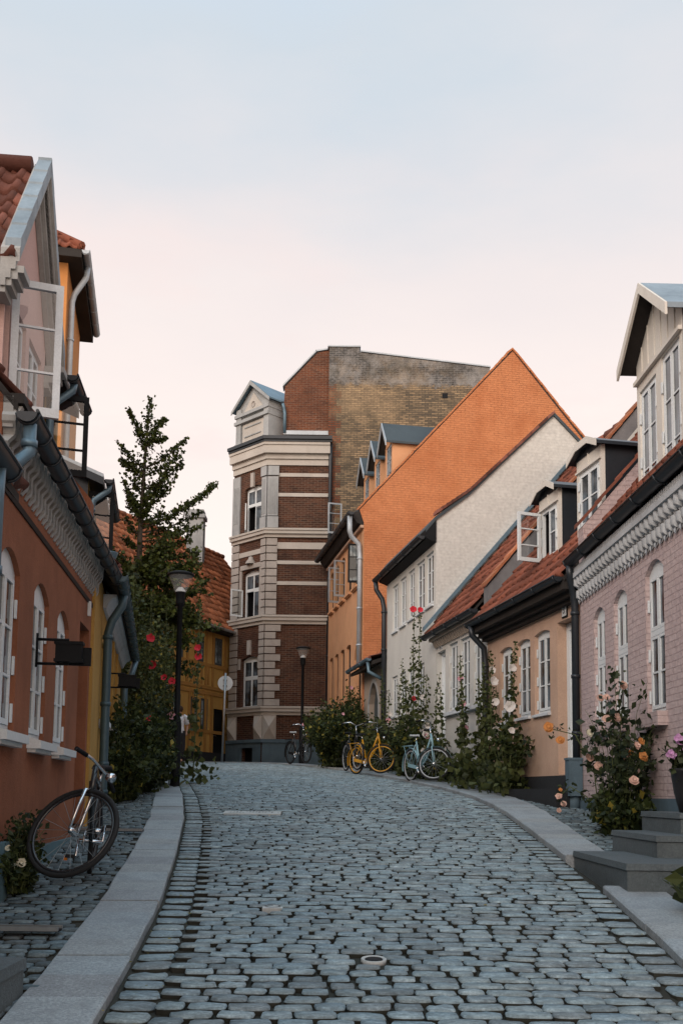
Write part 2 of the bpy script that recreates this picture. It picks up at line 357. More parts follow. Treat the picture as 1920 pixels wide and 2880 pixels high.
def wall_open(mb,fr,s0,s1,z0,z1,ops,depth=.14,w=0):
    """wall face with real openings; ops = (s0,s1,z0,z1,rise)"""
    ss=sorted({s0,s1}|{x for o in ops for x in o[:2]}); zz=sorted({z0,z1}|{x for o in ops for x in o[2:4]})
    ss=[x for x in ss if s0<=x<=s1]; zz=[x for x in zz if z0<=x<=z1]
    for a,b in zip(ss,ss[1:]):
        for c,d in zip(zz,zz[1:]):
            ma,mc=(a+b)/2,(c+d)/2
            if any(o[0]<ma<o[1] and o[2]<mc<o[3] for o in ops): continue
            fr.quad(mb,a,b,c,d,w)
    for o in ops:
        a,b,c,d=o[:4]; r=o[4] if len(o)>4 else 0; w1=w-depth
        P=fr.P; e=d-r
        mb.poly([P(a,c,w),P(a,e,w),P(a,e,w1),P(a,c,w1)]); mb.poly([P(b,c,w),P(b,e,w),P(b,e,w1),P(b,c,w1)])
        mb.poly([P(a,c,w),P(b,c,w),P(b,c,w1),P(a,c,w1)])
        if r:
            ap=arch_pts(a,b,e,r)
            for (x0,y0),(x1,y1) in zip(ap,ap[1:]):
                mb.poly([P(x0,y0,w),P(x1,y1,w),P(x1,d,w),P(x0,d,w)])
                mb.poly([P(x0,y0,w),P(x1,y1,w),P(x1,y1,w1),P(x0,y0,w1)])
        else: mb.poly([P(a,d,w),P(b,d,w),P(b,d,w1),P(a,d,w1)])
def shell(mb,fr,s0,s1,z0,ze,prof,ops,odepth=.14,gable0=True,gable1=True):
    """closed house body; prof = gable outline [(w,z)...] from the street eave over the ridge to the back eave"""
    wall_open(mb,fr,s0,s1,z0,ze,ops,odepth)
    wb=prof[-1][0]
    fr.quad(mb,s0,s1,z0,prof[-1][1],wb)
    for s in (s0,s1):
        mb.poly([fr.P(s,z0,0)]+[fr.P(s,z,w) for w,z in prof]+[fr.P(s,z0,wb)])
def leaf_frame(mb,fr,a0,a1,z0,z1,w0,w1,fw=.05,bars=(),vb=()):
    B=fr.box
    B(mb,a0,a0+fw,z0,z1,w0,w1); B(mb,a1-fw,a1,z0,z1,w0,w1); B(mb,a0+fw,a1-fw,z0,z0+fw*1.3,w0,w1); B(mb,a0+fw,a1-fw,z1-fw,z1,w0,w1)
    for h in bars:
        z=z0+(z1-z0)*h; B(mb,a0+fw,a1-fw,z-.010,z+.010,max(w0,w1-.03),w1-.002)
    for h in vb:
        a=a0+(a1-a0)*h; B(mb,a-.012,a+.012,z0+fw*1.3,z1-fw,w0+.006,w1-.006)
def window(fr,a0,a1,z0,z1,parent,mat='wpaint',rec=.10,leaves=2,bars=(.5,),transom=None,rise=0,sill=None,fw=.045,glass='glass',hinges=False,skip=(),name='window',tbars=(),label=None):
    """casement window set in its opening: frame, sashes, panes, sill; z1 is the springing when arched"""
    mb=MB(); B=fr.box; w0,w1=-rec-.05,-rec+.004
    oz=z1-(rise if rise else 0)
    B(mb,a0,a0+fw,z0,oz,w0,w1); B(mb,a1-fw,a1,z0,oz,w0,w1); B(mb,a0+fw,a1-fw,z0,z0+fw,w0,w1)
    B(mb,a0+fw,a1-fw,oz-fw,oz,w0,w1)
    if rise:
        ap=arch_pts(a0,a1,oz,rise)
        for q in (w1,):
            for (x0,y0),(x1,y1) in zip(ap,ap[1:]): mb.poly([fr.P(x0,oz,q),fr.P(x1,oz,q),fr.P(x1,y1,q),fr.P(x0,y0,q)])
    pm=MB(); tz=oz-fw
    zt=None
    if transom: 
        zt=z0+(oz-z0)*transom; B(mb,a0+fw,a1-fw,zt-.03,zt+.03,w0,w1+.012)
    n=leaves; span=(a1-a0-2*fw)/n
    secs=[(z0+fw,(zt-.03) if zt else tz,bars)]+([(zt+.03,tz,tbars)] if zt else [])
    for k in range(n):
        l0=a0+fw+span*k; l1=l0+span
        for si,(c,d,bb) in enumerate(secs):
            if (k,si) in skip:
                fr.quad(pm,l0,l1,c,d,w0-.12) if False else None
                continue
            leaf_frame(mb,fr,l0+.004,l1-.004,c+.004,d-.004,w0+.03,w1+.012,.032,bb)
            fr.quad(pm,l0+.026,l1-.026,c+.026,d-.026,w1-.004)
    o=mb_obj=None
    if hinges:
        for a in (a0-.01,a1-.03):
            for h in (.12,.42,.78):
                z=z0+(oz-z0)*h; B(mb,a,a+.04,z-.07,z+.07,w1+.013,w1+.03)
    win=mb.build(name,mat,parent)
    if label: win['label']=label
    if pm.f: pm.build('pane',glass,win)
    if skip:
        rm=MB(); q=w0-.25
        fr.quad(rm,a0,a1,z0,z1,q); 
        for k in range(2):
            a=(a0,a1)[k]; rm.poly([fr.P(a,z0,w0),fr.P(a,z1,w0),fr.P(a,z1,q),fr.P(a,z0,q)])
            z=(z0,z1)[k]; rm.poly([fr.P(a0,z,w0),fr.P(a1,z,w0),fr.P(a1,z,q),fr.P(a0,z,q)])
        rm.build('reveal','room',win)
    if sill:
        sm=MB(); m,pr,th,ex=sill
        fr_s0,fr_s1=a0-ex,a1+ex
        P=fr.P
        sm.hexa([P(fr_s0,z0-th,-rec),P(fr_s1,z0-th,-rec),P(fr_s1,z0-th,pr),P(fr_s0,z0-th,pr)],[P(fr_s0,z0+.02,-rec),P(fr_s1,z0+.02,-rec),P(fr_s1,z0-th*.25,pr),P(fr_s0,z0-th*.25,pr)])
        if th>.07: fr.box(sm,fr_s0+.03,fr_s1-.03,z0-th-.03,z0-th,0,pr*.6)
        sm.build('sill',m,win)
    return win
def open_leaf(fr,ah,z0,z1,width,ang,parent,mat,bars,w0=-.05,fw=.05,name='open_sash',glass='clear',sgn=1,th=.04):
    """sash swung out: hinge at s=ah; ang = angle from the wall plane; sgn +1 opens from hinge towards +s"""
    d=(fr.d*sgn*math.cos(ang)+fr.n*math.sin(ang)); o=fr.P(ah,0,w0)
    f2=Fr(o.x,o.y,d.x,d.y,'R'); mb=MB(); leaf_frame(mb,f2,0,width,z0,z1,-th/2,th/2,fw,bars)
    x=mb.build(name,mat,parent); pm=MB(); f2.quad(pm,fw*.7,width-fw*.7,z0+.03,z1-.03,0); pm.build('pane',glass,x); return x
def tiles(mb,A,U,W,lu,lv,tw=.215,row=.32,amp=.03,jit=.006):
    """pantile slope: each tile an S-curved piece with a lip"""
    U=U.normalized(); W=W.normalized(); Nn=U.cross(W).normalized()
    if Nn.z<0: Nn=-Nn
    nu=max(1,round(lu/tw)); nv=max(1,round(lv/row)); du=lu/nu; dv=lv/nv
    prof=[(0,.1),(.12,-.35),(.3,-.75),(.48,-.55),(.62,.2),(.76,.95),(.9,.8),(1.0,.1)]
    mb.smooth=True
    for j in range(nv):
        for i in range(nu):
            dz=R.uniform(-jit,jit); ds=R.uniform(-.008,.008)
            lo=[];hi=[];lip=[]
            for t,h in prof:
                p=A+U*((i+t)*du)+W*(j*dv-.03+ds)
                lo.append(p+Nn*(h*amp+.035+dz)); lip.append(p+Nn*(h*amp-.02)); hi.append(A+U*((i+t)*du)+W*((j+1)*dv)+Nn*(h*amp+dz*.5))
            k=len(prof)
            fs=[(q,q+1,k+q+1,k+q) for q in range(k-1)]+[(2*k+q,2*k+q+1,q+1,q) for q in range(k-1)]
            mb.add(lo+hi+lip,fs)
    mb.smooth=False
def tile_roof(fr,s0,s1,eave,ridge,back,parent,mat='tile',under='soffit',name='roof',tw=.215,row=.32,verge=True):
    mb=MB(); (we,ze),(wr,zr)=eave,ridge; P=fr.P
    A=P(s0,ze,we); Bp=P(s0,zr,wr); W=(Bp-A); tiles(mb,A,fr.d,W,s1-s0,W.length,tw,row)
    # ridge tiles
    n=max(1,int((s1-s0)/.38))
    for i in range(n):
        a=s0+(s1-s0)*i/n; b=s0+(s1-s0)*(i+1)/n+.03
        mb.tube([P(a,zr+.02,wr),P(b,zr+.045,wr)],[.10,.115],8)
    mb.m=1
    P0=[P(s0,ze-.05,we),P(s1,ze-.05,we),P(s1,zr-.06,wr),P(s0,zr-.06,wr)]
    mb.hexa([p-V(0,0,.06) for p in P0],P0)
    wb,zb=back
    P1=[P(s0,zr-.02,wr),P(s1,zr-.02,wr),P(s1,zb,wb),P(s0,zb,wb)]; mb.m=0
    mb.hexa([p-V(0,0,.1) for p in P1],P1)
    return mb.build(name,[mat,under],parent)
def gutter(fr,s0,s1,z,w,parent,mat='darkzinc',r=.075,step=.75,name='gutter',drop=0,cap=True):
    mb=MB(); n=8; mb.smooth=True
    for rr,flip in ((r,0),(r-.012,1)):
        vs=[]
        for k in range(2):
            a=(s0,s1)[k]
            for j in range(n+1):
                q=pi+pi*j/n; vs.append(fr.P(a,z+rr*math.sin(q),w+rr*math.cos(q)))
        mb.add(vs,[(j,j+1,n+2+j,n+1+j) for j in range(n)])
    mb.smooth=False
    for a in (s0,s1):
        if cap: mb.poly([fr.P(a,z+r*math.sin(pi+pi*j/n),w+r*math.cos(pi+pi*j/n)) for j in range(n+1)])
    k=max(1,int((s1-s0)/step))
    for i in range(k+1):
        a=s0+.04+(s1-s0-.08)*i/k
        mb.tube([fr.P(a,z+(r+.006)*math.sin(pi+pi*j/6),w+(r+.006)*math.cos(pi+pi*j/6)) for j in range(7)],.011,5)
    mb.tube([fr.P(s0,z+.008,w+r),fr.P(s1,z+.008,w+r)],.013,6)
    return mb.build(name,mat,parent)
def downpipe(pts,parent,mat='darkzinc',r=.045,rings=(),name='downpipe'):
    mb=MB(); mb.tube(pts,r,10)
    for p in rings: mb.tube([Vector(p)-V(0,0,.025),Vector(p)+V(0,0,.025)],r*1.22,10)
    return mb.build(name,mat,parent)
def plinth(fr,s0,s1,z0,z1,parent,mat,pr=.04):
    mb=MB(); fr.box(mb,s0,s1,z0,z1,.003,pr); return mb.build('plinth',mat,parent)
def door(fr,a0,a1,z0,z1,parent,rec=.22,frame='wpaint',leaf='wpaint',rise=0,panels=True,fw=.07,label=None,name='door'):
    mb=MB(); B=fr.box; w0,w1=-rec-.07,-rec
    B(mb,a0,a0+fw,z0,z1,w0,w1+.02); B(mb,a1-fw,a1,z0,z1,w0,w1+.02); B(mb,a0+fw,a1-fw,z1-fw,z1,w0,w1+.02)
    mb.m=1; B(mb,a0+fw,a1-fw,z0,z1-fw,w0,w1-.02)
    if panels:
        n=3
        for i in range(n):
            c=z0+.1+(z1-fw-z0-.15)*i/n; d=z0+.02+(z1-fw-z0-.15)*(i+1)/n
            B(mb,a0+fw+.07,a1-fw-.07,c,d,w1-.02,w1-.005)
    d=mb.build(name,[frame,leaf],parent)
    hb=MB(); hb.tube([fr.P(a0+fw+.07,z0+1.02,w1-.02),fr.P(a0+fw+.07,z0+1.02,w1+.04),fr.P(a0+fw+.17,z0+1.02,w1+.045)],.012,6); hb.build('handle','steel',d)
    if label: d['label']=label
    return d
def text_mesh(txt,size,loc,xdir,updir,mat,parent,name):
    cu=D.curves.new(name,'FONT'); cu.body=txt; cu.size=size; cu.align_x='CENTER'; cu.align_y='CENTER'; cu.extrude=.003
    o=D.objects.new(name,cu); COL.objects.link(o)
    dg=bpy.context.evaluated_depsgraph_get(); dg.update()
    me=D.meshes.new_from_object(o.evaluated_get(dg)); D.objects.remove(o)
    x=xdir.normalized(); u=updir.normalized(); n=x.cross(u)
    off=root_off(parent); mt=Matrix(((x.x,u.x,n.x,loc[0]-off[0]),(x.y,u.y,n.y,loc[1]-off[1]),(x.z,u.z,n.z,loc[2]-off[2]),(0,0,0,1)))
    me.transform(mt); me.materials.clear(); me.materials.append(M[mat]); ob=D.objects.new(name,me); COL.objects.link(ob); ob.parent=parent; return ob
# ------------------------------------------------------------------ foliage helpers
def rdir():
    while True:
        p=V(R.uniform(-1,1),R.uniform(-1,1),R.uniform(-1,1))
        if .05<p.length<1: return p.normalized()
def leaf(mb,p,size,nrm=None,asp=.62):
    d=rdir(); n=(nrm or rdir()); s=d.cross(n)
    if s.length<.1: s=d.orthogonal()
    s=s.normalized()*size*asp*.5; d=d*size; k=n*size*.12
    mb.add([p,p+d*.5+s+k,p+d,p+d*.5-s+k],[(0,1,2),(0,2,3)])
def bloom(mb,c,r,nrm):
    n=nrm.normalized(); a=n.orthogonal().normalized(); b=n.cross(a); ph=R.uniform(0,6)
    vs=[c-n*r*.25]
    for i in range(5):
        q=ph+2*pi*i/5
        for dq,rr,h in ((-.46,.9,.14),(0,1.0,.24),(.46,.9,.18)):
            vs.append(c+(a*math.cos(q+dq)+b*math.sin(q+dq))*r*rr*R.uniform(.9,1.1)+n*r*h)
    fs=[(0,1+i*3,2+i*3,3+i*3) for i in range(5)]+[(0,3+i*3,1+((i+1)%5)*3) for i in range(5)]
    mb.add(vs,fs)
def rose(mb,c,r,nrm):
    n=nrm.normalized()
    for k,(rr,h) in enumerate(((1,.0),(.78,.25),(.5,.45),(.28,.6))):
        bloom(mb,c+n*r*h,r*rr,(n+rdir()*.25))
# ================================================================== SETTING
mb=MB()
ys=[-8,-4,0]+[.5*i for i in range(1,73)]+[38,42,50,70,120,300,900]
xs=[-900,-200,-60,-25,-12,-8]+[-6+.75*i for i in range(17)]+[8,12,25,60,200,900]
vs=[V(x,y,zg(y)-.075) for y in ys for x in xs]; nx=len(xs)
mb.add(vs,[(j*nx+i,j*nx+i+1,(j+1)*nx+i+1,(j+1)*nx+i) for j in range(len(ys)-1) for i in range(nx-1)])
struct(mb.build('ground','soil'))
def sett(mb,c,ux,uy,hx,hy,detail,top=.012,deep=.06):
    """one worn granite sett: rounded, slightly tilted"""
    tilt=V(R.uniform(-.025,.025),R.uniform(-.025,.025),0); z0=c.z+R.uniform(-.005,.005)
    if detail:
        n=12; base=[(-1,-.55),(-.84,-.9),(-.3,-1),(.3,-1),(.84,-.9),(1,-.55),(1,.55),(.84,.9),(.3,1),(-.3,1),(-.84,.9),(-1,.55)]
    else:
        n=8; base=[(-1,-.7),(-.8,-1),(.8,-1),(1,-.7),(1,.7),(.8,1),(-.8,1),(-1,.7)]
    base=[(x*R.uniform(.92,1.04),y*R.uniform(.95,1.07)) for x,y in base]
    def pt(x,y,z): 
        p=c+ux*(x*hx)+uy*(y*hy); return V(p.x,p.y,z0+z+tilt.x*x*hx+tilt.y*y*hy)
    vs=[pt(x,y,-deep) for x,y in base]+[pt(x,y,-.006) for x,y in base]+[pt(x*.94,y*.90,top*.5+R.uniform(-.0035,.0035)) for x,y in base]+[pt(R.uniform(-.3,.3),R.uniform(-.3,.3),top*.75+R.uniform(-.003,.003))]
    fs=[]
    sd=[(j,(j+1)%n,n+(j+1)%n,n+j) for j in range(n)]
    for j in range(n): fs.append((n+j,n+(j+1)%n,2*n+(j+1)%n,2*n+j))
    fs+=[(2*n+j,2*n+(j+1)%n,3*n) for j in range(n)]
    mb.smooth=True; mb.add(vs,fs); o=len(mb.v)-len(vs)
    for q in sd: mb.f.append(tuple(i+o for i in q)); mb.mi.append(1); mb.sm.append(False)
    mb.smooth=False
GUT=.215
PLATES=[(-1.5,-.76,12.56,12.92),(-.53,-.39,6.86,7.02),(.135,.265,5.56,5.70)]
road=MB(); y=2.6; row=0
while y<34:
    rh=R.uniform(.100,.128); yc=y+rh/2
    xl=lerp_path(KL,yc)+GUT+.01; xr=lerp_path(KR,yc)-GUT-.02
    # outside the bend past the crest the carriageway opens to the left
    if yc>26: xl=min(xl,-4.0-(yc-26)*.9)
    x=xl+(.09 if row%2 else 0)
    tl=.035*math.sin(yc*.5)
    while x<xr-.06:
        L=R.uniform(.145,.235)
        if x+L>xr: L=xr-x
        if L>.06:
            cx=x+L/2; cy=yc+R.uniform(-.007,.007)+tl*(cx-xl)*.3+.012*math.sin(cx*1.7+row*.31)
            if not any(a+.01<cx<b-.01 and c-.01<cy<d+.01 for a,b,c,d in PLATES):
                gap=R.uniform(-.002,.003)
                if R.random()<.45: gap+=R.uniform(.006,.016)
                dx=V(1,R.uniform(-.05,.05)+tl*.3,0)
                sett(road,V(cx,cy,zg(cy)),dx,V(-dx.y,1,0),L/2-gap,rh/2*R.uniform(1.0,1.06),yc<15)
        x+=L
    y+=rh; row+=1
# 
def along(path,y0,y1,step):
    out=[];y=y0
    while y<y1:
        s=step() ; out.append((y,min(y+s,y1))); y+=s
    return out
for path,sg in ((KL,1),(KR,-1)):      # one course of setts laid lengthways in the gutter
    for a,b in along(path,2.6,27 if sg>0 else 29.5,lambda:R.uniform(.15,.24)):
        yc=(a+b)/2; x=lerp_path(path,yc); t=V(lerp_path(path,b)-lerp_path(path,a),b-a,0); L=t.length; t.normalize(); u=V(t.y,-t.x,0)
        x+=sg*(.018+GUT/2); sett(road,V(x,yc,zg(yc)-.012),u,t,GUT/2-.006,L/2-.001,yc<15)
road.m=1; yy=[2+i*.5 for i in range(65)]
for a,b in zip(yy,yy[1:]):   # packed sand and moss between the stones
    l0,l1=[lerp_path(KL,q) if q<26 else min(lerp_path(KL,q),-4-(q-26)*.9) for q in (a,b)]
    r0,r1=lerp_path(KR,a),lerp_path(KR,b); road.poly([V(l0,a,zg(a)-.024),V(r0,a,zg(a)-.024),V(r1,b,zg(b)-.024),V(l1,b,zg(b)-.024)])
struct(road.build('road',['setts','soil']))
# ---- kerbs of flat granite slabs
def kerb(path,w,y0,y1,side,breaks,h=.04):
    mb=MB(); y=y0; k=0
    while y<y1:
        L=R.uniform(1.05,1.5); b=min(y+L,y1); n=max(2,int((b-y)/.35))
        skip=any(c<(y+b)/2<d for c,d in breaks)
        if not skip:
            dz=R.uniform(-.006,.006); lo=[];hi=[]
            for i in range(n+1):
                yy=y+.008+(b-y-.016)*i/n; x=lerp_path(path,yy); t=V(lerp_path(path,yy+.1)-lerp_path(path,yy-.1),.2,0).normalized(); nn=V(-t.y,t.x,0)*side
                z=zg(yy)+h+dz; p=V(x,yy,0)+nn*R.uniform(-.006,.006); q=p+nn*((w(yy) if callable(w) else w)+R.uniform(-.008,.008))
                lo.append((V(p.x,p.y,z),V(q.x,q.y,z)))
            for (p,q),(p2,q2) in zip(lo,lo[1:]):
                e=V(0,0,.2); r=.012; side_in=(q-p).normalized()*r
                A=[p-e,q-e,q2-e,p2-e]; Bm=[p-V(0,0,r),q-V(0,0,r),q2-V(0,0,r),p2-V(0,0,r)]; T=[p+side_in,q-side_in,q2-side_in,p2+side_in]
                o=len(mb.v); mb.add(A+Bm+T,[(0,1,5,4),(1,2,6,5),(2,3,7,6),(3,0,4,7),(4,5,9,8),(5,6,10,9),(6,7,11,10),(7,4,8,11),(8,9,10,11)])
        y=b
    return mb
struct(kerb(KL,.41,2.6,27,1,[]).build('kerb','kerb'))
struct(kerb(KR,lambda y:.44 if y<10 else min(.62,.44+(y-10)*.03),2.6,32.5,-1,[(7.5,9.2)]).build('kerb','kerb'))
# ---- pavements of small setts between kerb and house walls
LW=[(-2.2,2),(-2.38,6.6),(-2.88,11.2),(-4.25,18.6),(-5.0,22)]
RW=[(3.55,2),(3.36,13.6),(2.4,19),(1.33,24.6),(.4,29.5)]
pv=MB()
for path,wall,sg,y1 in ((KL,LW,1,21),(KR,RW,-1,26)):
    y=3.0; row=0
    while y<y1:
        rh=R.uniform(.085,.12); yc=y+rh/2
        xa=lerp_path(path,yc)-sg*(.42 if sg>0 else (.45 if yc<10 else min(.62,.44+(yc-10)*.03))); xb=lerp_path(wall,yc)
        x0,x1=min(xa,xb),max(xa,xb)+.02; x=x0+R.uniform(-.05,.05)
        while x<x1:
            L=R.uniform(.09,.19)
            dx=V(1,R.uniform(-.1,.1),0); cx=x+L/2
            if x0-.02<cx<x1: sett(pv,V(cx,yc+R.uniform(-.012,.012),zg(yc)+.024),dx,V(-dx.y,1,0),L/2-R.uniform(.005,.012),rh/2-R.uniform(.004,.01),False,top=.014)
            x+=L
        y+=rh
struct(pv.build('pavement',['setts_small','soil']))
mb=MB()
for path,wall,sg,y1 in ((KL,LW,1,21.0),(KR,RW,-1,26.0)):
    yy=[3+i*.5 for i in range(int((y1-3)/.5)+1)]
    for a,b in zip(yy,yy[1:]):
        pa,pb=lerp_path(path,a)-sg*.36,lerp_path(path,b)-sg*.36; wa,wb=lerp_path(wall,a)-sg*.2,lerp_path(wall,b)-sg*.2
        mb.poly([V(pa,a,zg(a)+.004),V(wa,a,zg(a)+.018),V(wb,b,zg(b)+.004),V(pb,b,zg(b)+.018)])
struct(mb.build('pavement_bed','soil'))
# ================================================================== RIGHT SIDE
FR1=Fr(3.35,14,-.02,1,'R'); FR2=Fr(3.35,14,-.19,1,'R')
# ---- pink brick house
H=thing('terraced_house','pink painted brick house with arched windows and white corbelled cornice, nearest on the right','house',tuple(FR1.P(-4,1.0,0)))
ops=[(-3.72,-3.13,2.43,4.12,.13),(-2.47,-1.93,2.45,4.04,.12),(-1.55,-1.03,2.47,4.0,.12),(-5.75,-4.75,1.40,3.8,0)]
mb=MB(); ridge=(-3.2,8.65); shell(mb,FR1,-12.5,-.36,-.2,4.75,[(0,4.75),ridge,(-6.4,4.75)],ops,.16); mb.build('wall','pink',H)
for a,b,c,d,r in ops[:3]:
    w=window(FR1,a,b,c,d,H,rise=r,rec=.055,leaves=2,transom=.57,bars=(.5,) ,sill=None,hinges=True)
    sm=MB(); FR1.box(sm,a-.05,b+.06,c-.16,c-.01,-.08,.11); sm.build('sill','pink',w)
door(FR1,-5.75,-4.75,1.40,3.8,H)
plinth(FR1,-12.5,-.36,-.2,1.50,H,'bluegrey',.035)
tile_roof(FR1,-12.5,-.66,(.12,4.86),(-3.2,8.85),(-6.6,4.7),H,'tile')
mb=MB(); P=FR1.P
for k in range(64):          # two staggered rows of rounded corbels under a white fillet
    a=-.42-k*.15
    if a<-9.6: break
    for rr,(z0,z1,pr) in enumerate(((4.22,4.40,.07),(4.37,4.56,.125))):
        a0=a-(.075 if rr else 0); 
        prof=[]
        for i in range(7):
            q=pi*i/6; prof.append((a0-.058*math.cos(q), pr*(.55+.45*math.sin(q))))
        lowp=[P(x,z0+.05,w*.55) for x,w in prof]; mid=[P(x,z0+.09,w) for x,w in prof]; top=[P(x,z1,w) for x,w in prof]
        tip=P(a0,z0-.015,.03)
        n=7; mb.smooth=True
        mb.add([tip]+lowp+mid+top+[P(a0-.058,z1,0),P(a0+.058,z1,0),P(a0-.058,z0+.05,0),P(a0+.058,z0+.05,0)],[(0,1+i,2+i) for i in range(n-1)]+[(1+i,2+i,1+n+i+1,1+n+i) for i in range(n-1)]+[(1+n+i,2+n+i,1+2*n+i+1,1+2*n+i) for i in range(n-1)]+[(1,1+n,1+2*n,22,24),(7,14,21,23,25),(0,1,24),(0,7,25)])
        mb.smooth=False
mb.build('corbel_frieze','frieze',H)
mb=MB(); FR1.box(mb,-12.5,-.36,4.56,4.63,.0031,.14); FR1.box(mb,-12.5,-.36,4.63,4.71,.0031,.10)
for k in range(150):
    a=-.40-k*.062; FR1.box(mb,a-.028,a,4.632,4.70,.10,.13)
mb.build('cornice','frieze',H)
gutter(FR1,-12.5,-.42,4.81,.175,H,'darkzinc',.08)
# far party wall standing above the roof, tile coping
mb=MB(); Q=[(0,4.4),(.02,5.28),(-3.2,9.1),(-6.3,5.3),(-6.3,4.4)]
mb.prism([FR1.P(-.64,z,w) for w,z in Q],FR1.d*.28); pw=mb.build('parapet','pink',H)
mb=MB(); L=math.hypot(3.22,3.82); n=11
for i in range(n):
    t0,t1=i/n,(i+1)/n; w0,w1=.06-3.26*t0,.06-3.26*t1; z0,z1=5.30+3.86*t0,5.30+3.86*t1
    mb.prism([FR1.P(-.68,z0+.01,w0),FR1.P(-.68,z0+.075,w0),FR1.P(-.68,z1+.045,w1),FR1.P(-.68,z1-.01,w1)],FR1.d*.36)
mb.build('coping','tile',pw)
# big gabled dormer with weather boards
def dormer_gable(fr,a0,a1,w,zb,zeave,zpk,parent,front,cheek,roofm,back,over=.16,ov=.12,fascia='creampaint',wins=(),label=None,under='soffit',wmat='wpaint',bars=(.33,.66),board=False,skip=None,rth=.07,fh=.13):
    mb=MB(); P=fr.P; am=(a0+a1)/2
    lo,hi=min(a0,a1),max(a0,a1)
    wall_open(mb,fr,lo,hi,zb-.4,zeave,[(x0,x1,c,d,0) for x0,x1,c,d in wins],.08,w)
    mb.poly([P(lo,zeave,w),P(hi,zeave,w),P(am,zpk,w)])
    if board:
        for i in range(1,7):
            a=lo+(hi-lo)*i/7; zt=zeave+(zpk-zeave)*(1-abs(a-am)/((hi-lo)/2)); zs=max([d for _,_,_,d in wins]+[zb])+.06
            fr.box(mb,a-.012,a+.012,zs,zt-.03,w+.001,w+.014)
        fr.box(mb,lo,hi,max(d for _,_,_,d in wins)+.02,max(d for _,_,_,d in wins)+.07,w+.001,w+.05)
    mb.m=1
    for a in (lo,hi): mb.poly([P(a,zb-.4,w),P(a,zeave,w),P(a,zeave,w-back),P(a,zb-.4,w-back)])
    d=mb.build('dormer',[front,cheek],parent)
    if label: d['label']=label
    rb=MB(); sl=(zpk-zeave)/((hi-lo)/2)
    for sg,e in ((-1,lo-ov),(1,hi+ov)):
        ze=zeave-ov*sl
        A=[P(e,ze,w+over),P(am,zpk,w+over),P(am,zpk,w-back),P(e,ze,w-back)]
        up=V(0,0,rth); rb.m=0; rb.hexa([p+V(0,0,.005) for p in A],[p+up for p in A])
        rb.m=2; rb.poly([p+V(0,0,-.002) for p in A]); rb.m=1; k=over+.004
        rb.prism([P(e,ze-fh*.6,w+k),P(e,ze+rth,w+k),P(am,zpk+rth,w+k),P(am,zpk-fh*.5,w+k)],fr.n*.03)
    rf=rb.build('roof',[roofm,fascia,under],d)
    for x0,x1,c,dd in wins:
        f2=Fr(0,0,1,0,'R'); f2.o=fr.P(0,0,w); f2.o.z=0; f2.d=fr.d; f2.n=fr.n
        wd=window(f2,x0,x1,c,dd,d,wmat,rec=.03,leaves=2,bars=bars,hinges=board,skip=(skip or ()))
        for ch in list(wd.children): ch.parent=d
    return d
dormer_gable(FR1,-3.32,-1.70,-.42,4.9,7.12,7.76,H,'creampaint','greyplaster','leadgrey',3.4,over=.20,ov=.1,wins=((-2.42,-1.80,5.1,6.72),(-3.22,-2.60,5.1,6.82)),board=True,label='white weatherboarded dormer with two tall windows')
downpipe([FR1.P(-.50,4.76,.175),FR1.P(-.48,4.6,.175),FR1.P(-.36,4.42,.10),FR1.P(-.30,4.2,.06),FR1.P(-.30,1.95,.06)],H,'darkzinc',.055,[FR1.P(-.30,z,.06) for z in (4.1,3.2,2.4)])
mb=MB(); FR1.box(mb,-.42,-.20,1.52,2.02,.01,.20); FR1.box(mb,-.43,-.19,2.02,2.05,.005,.21); mb.tube([FR1.P(-.31,1.30,.10),FR1.P(-.31,1.53,.10)],.075,10); mb.build('pipe_guard','bluegrey',H)
# ---- peach house
H=thing('terraced_house','peach rendered house with number plate by a deep doorway and red tiled roof','house',tuple(FR2.P(1.7,1.4,0)))
ops=[(.06,.60,1.84,4.10,0),(.88,1.50,2.80,4.10,.05),(1.68,2.27,2.80,4.08,.05),(2.49,3.10,2.78,4.07,.05)]
mb=MB(); shell(mb,FR2,-.34,3.74,.8,4.62,[(0,4.62),(-3.2,8.4),(-6.4,4.6)],[(-.12,.60,1.84,4.12,0)]+ops[1:],.20); mb.build('wall','peach',H)
mb=MB(); FR2.box(mb,-.12,.6,1.80,1.84,-.2,0); 
for a,b,c,d,r in ops[1:]: window(FR2,a,b,c,d,H,rise=r,rec=.07,bars=(.34,.67),sill=('wpaint_old',.05,.05,.02),hinges=True)
door(FR2,-.12,.6,1.84,4.10,H,rec=.17,fw=.10)
plinth(FR2,-.34,3.74,.8,1.82,H,'darkplinth',.05)
tile_roof(FR2,-.36,3.70,(.30,4.66),(-3.2,8.66),(-6.6,4.5),H,'tile')
mb=MB(); FR2.box(mb,-.34,3.74,4.44,4.58,.002,.30); FR2.box(mb,-.34,3.74,4.36,4.44,.002,.18); FR2.box(mb,-.34,3.74,4.30,4.36,.002,.10); mb.build('eaves','soffit',H)
gutter(FR2,-.30,3.80,4.62,.36,H,'darkzinc',.07)
mb=MB(); FR2.box(mb,.20,.38,4.15,4.36,.002,.02); np_=mb.build('number_plate','black',H)
mb=MB(); FR2.box(mb,.215,.365,4.17,4.34,.0201,.024); mb.build('plate_face','wpaint',np_)
text_mesh('3',.15,FR2.P(.29,4.255,.0262),-FR2.d,V(0,0,1),'black',np_,'numeral')
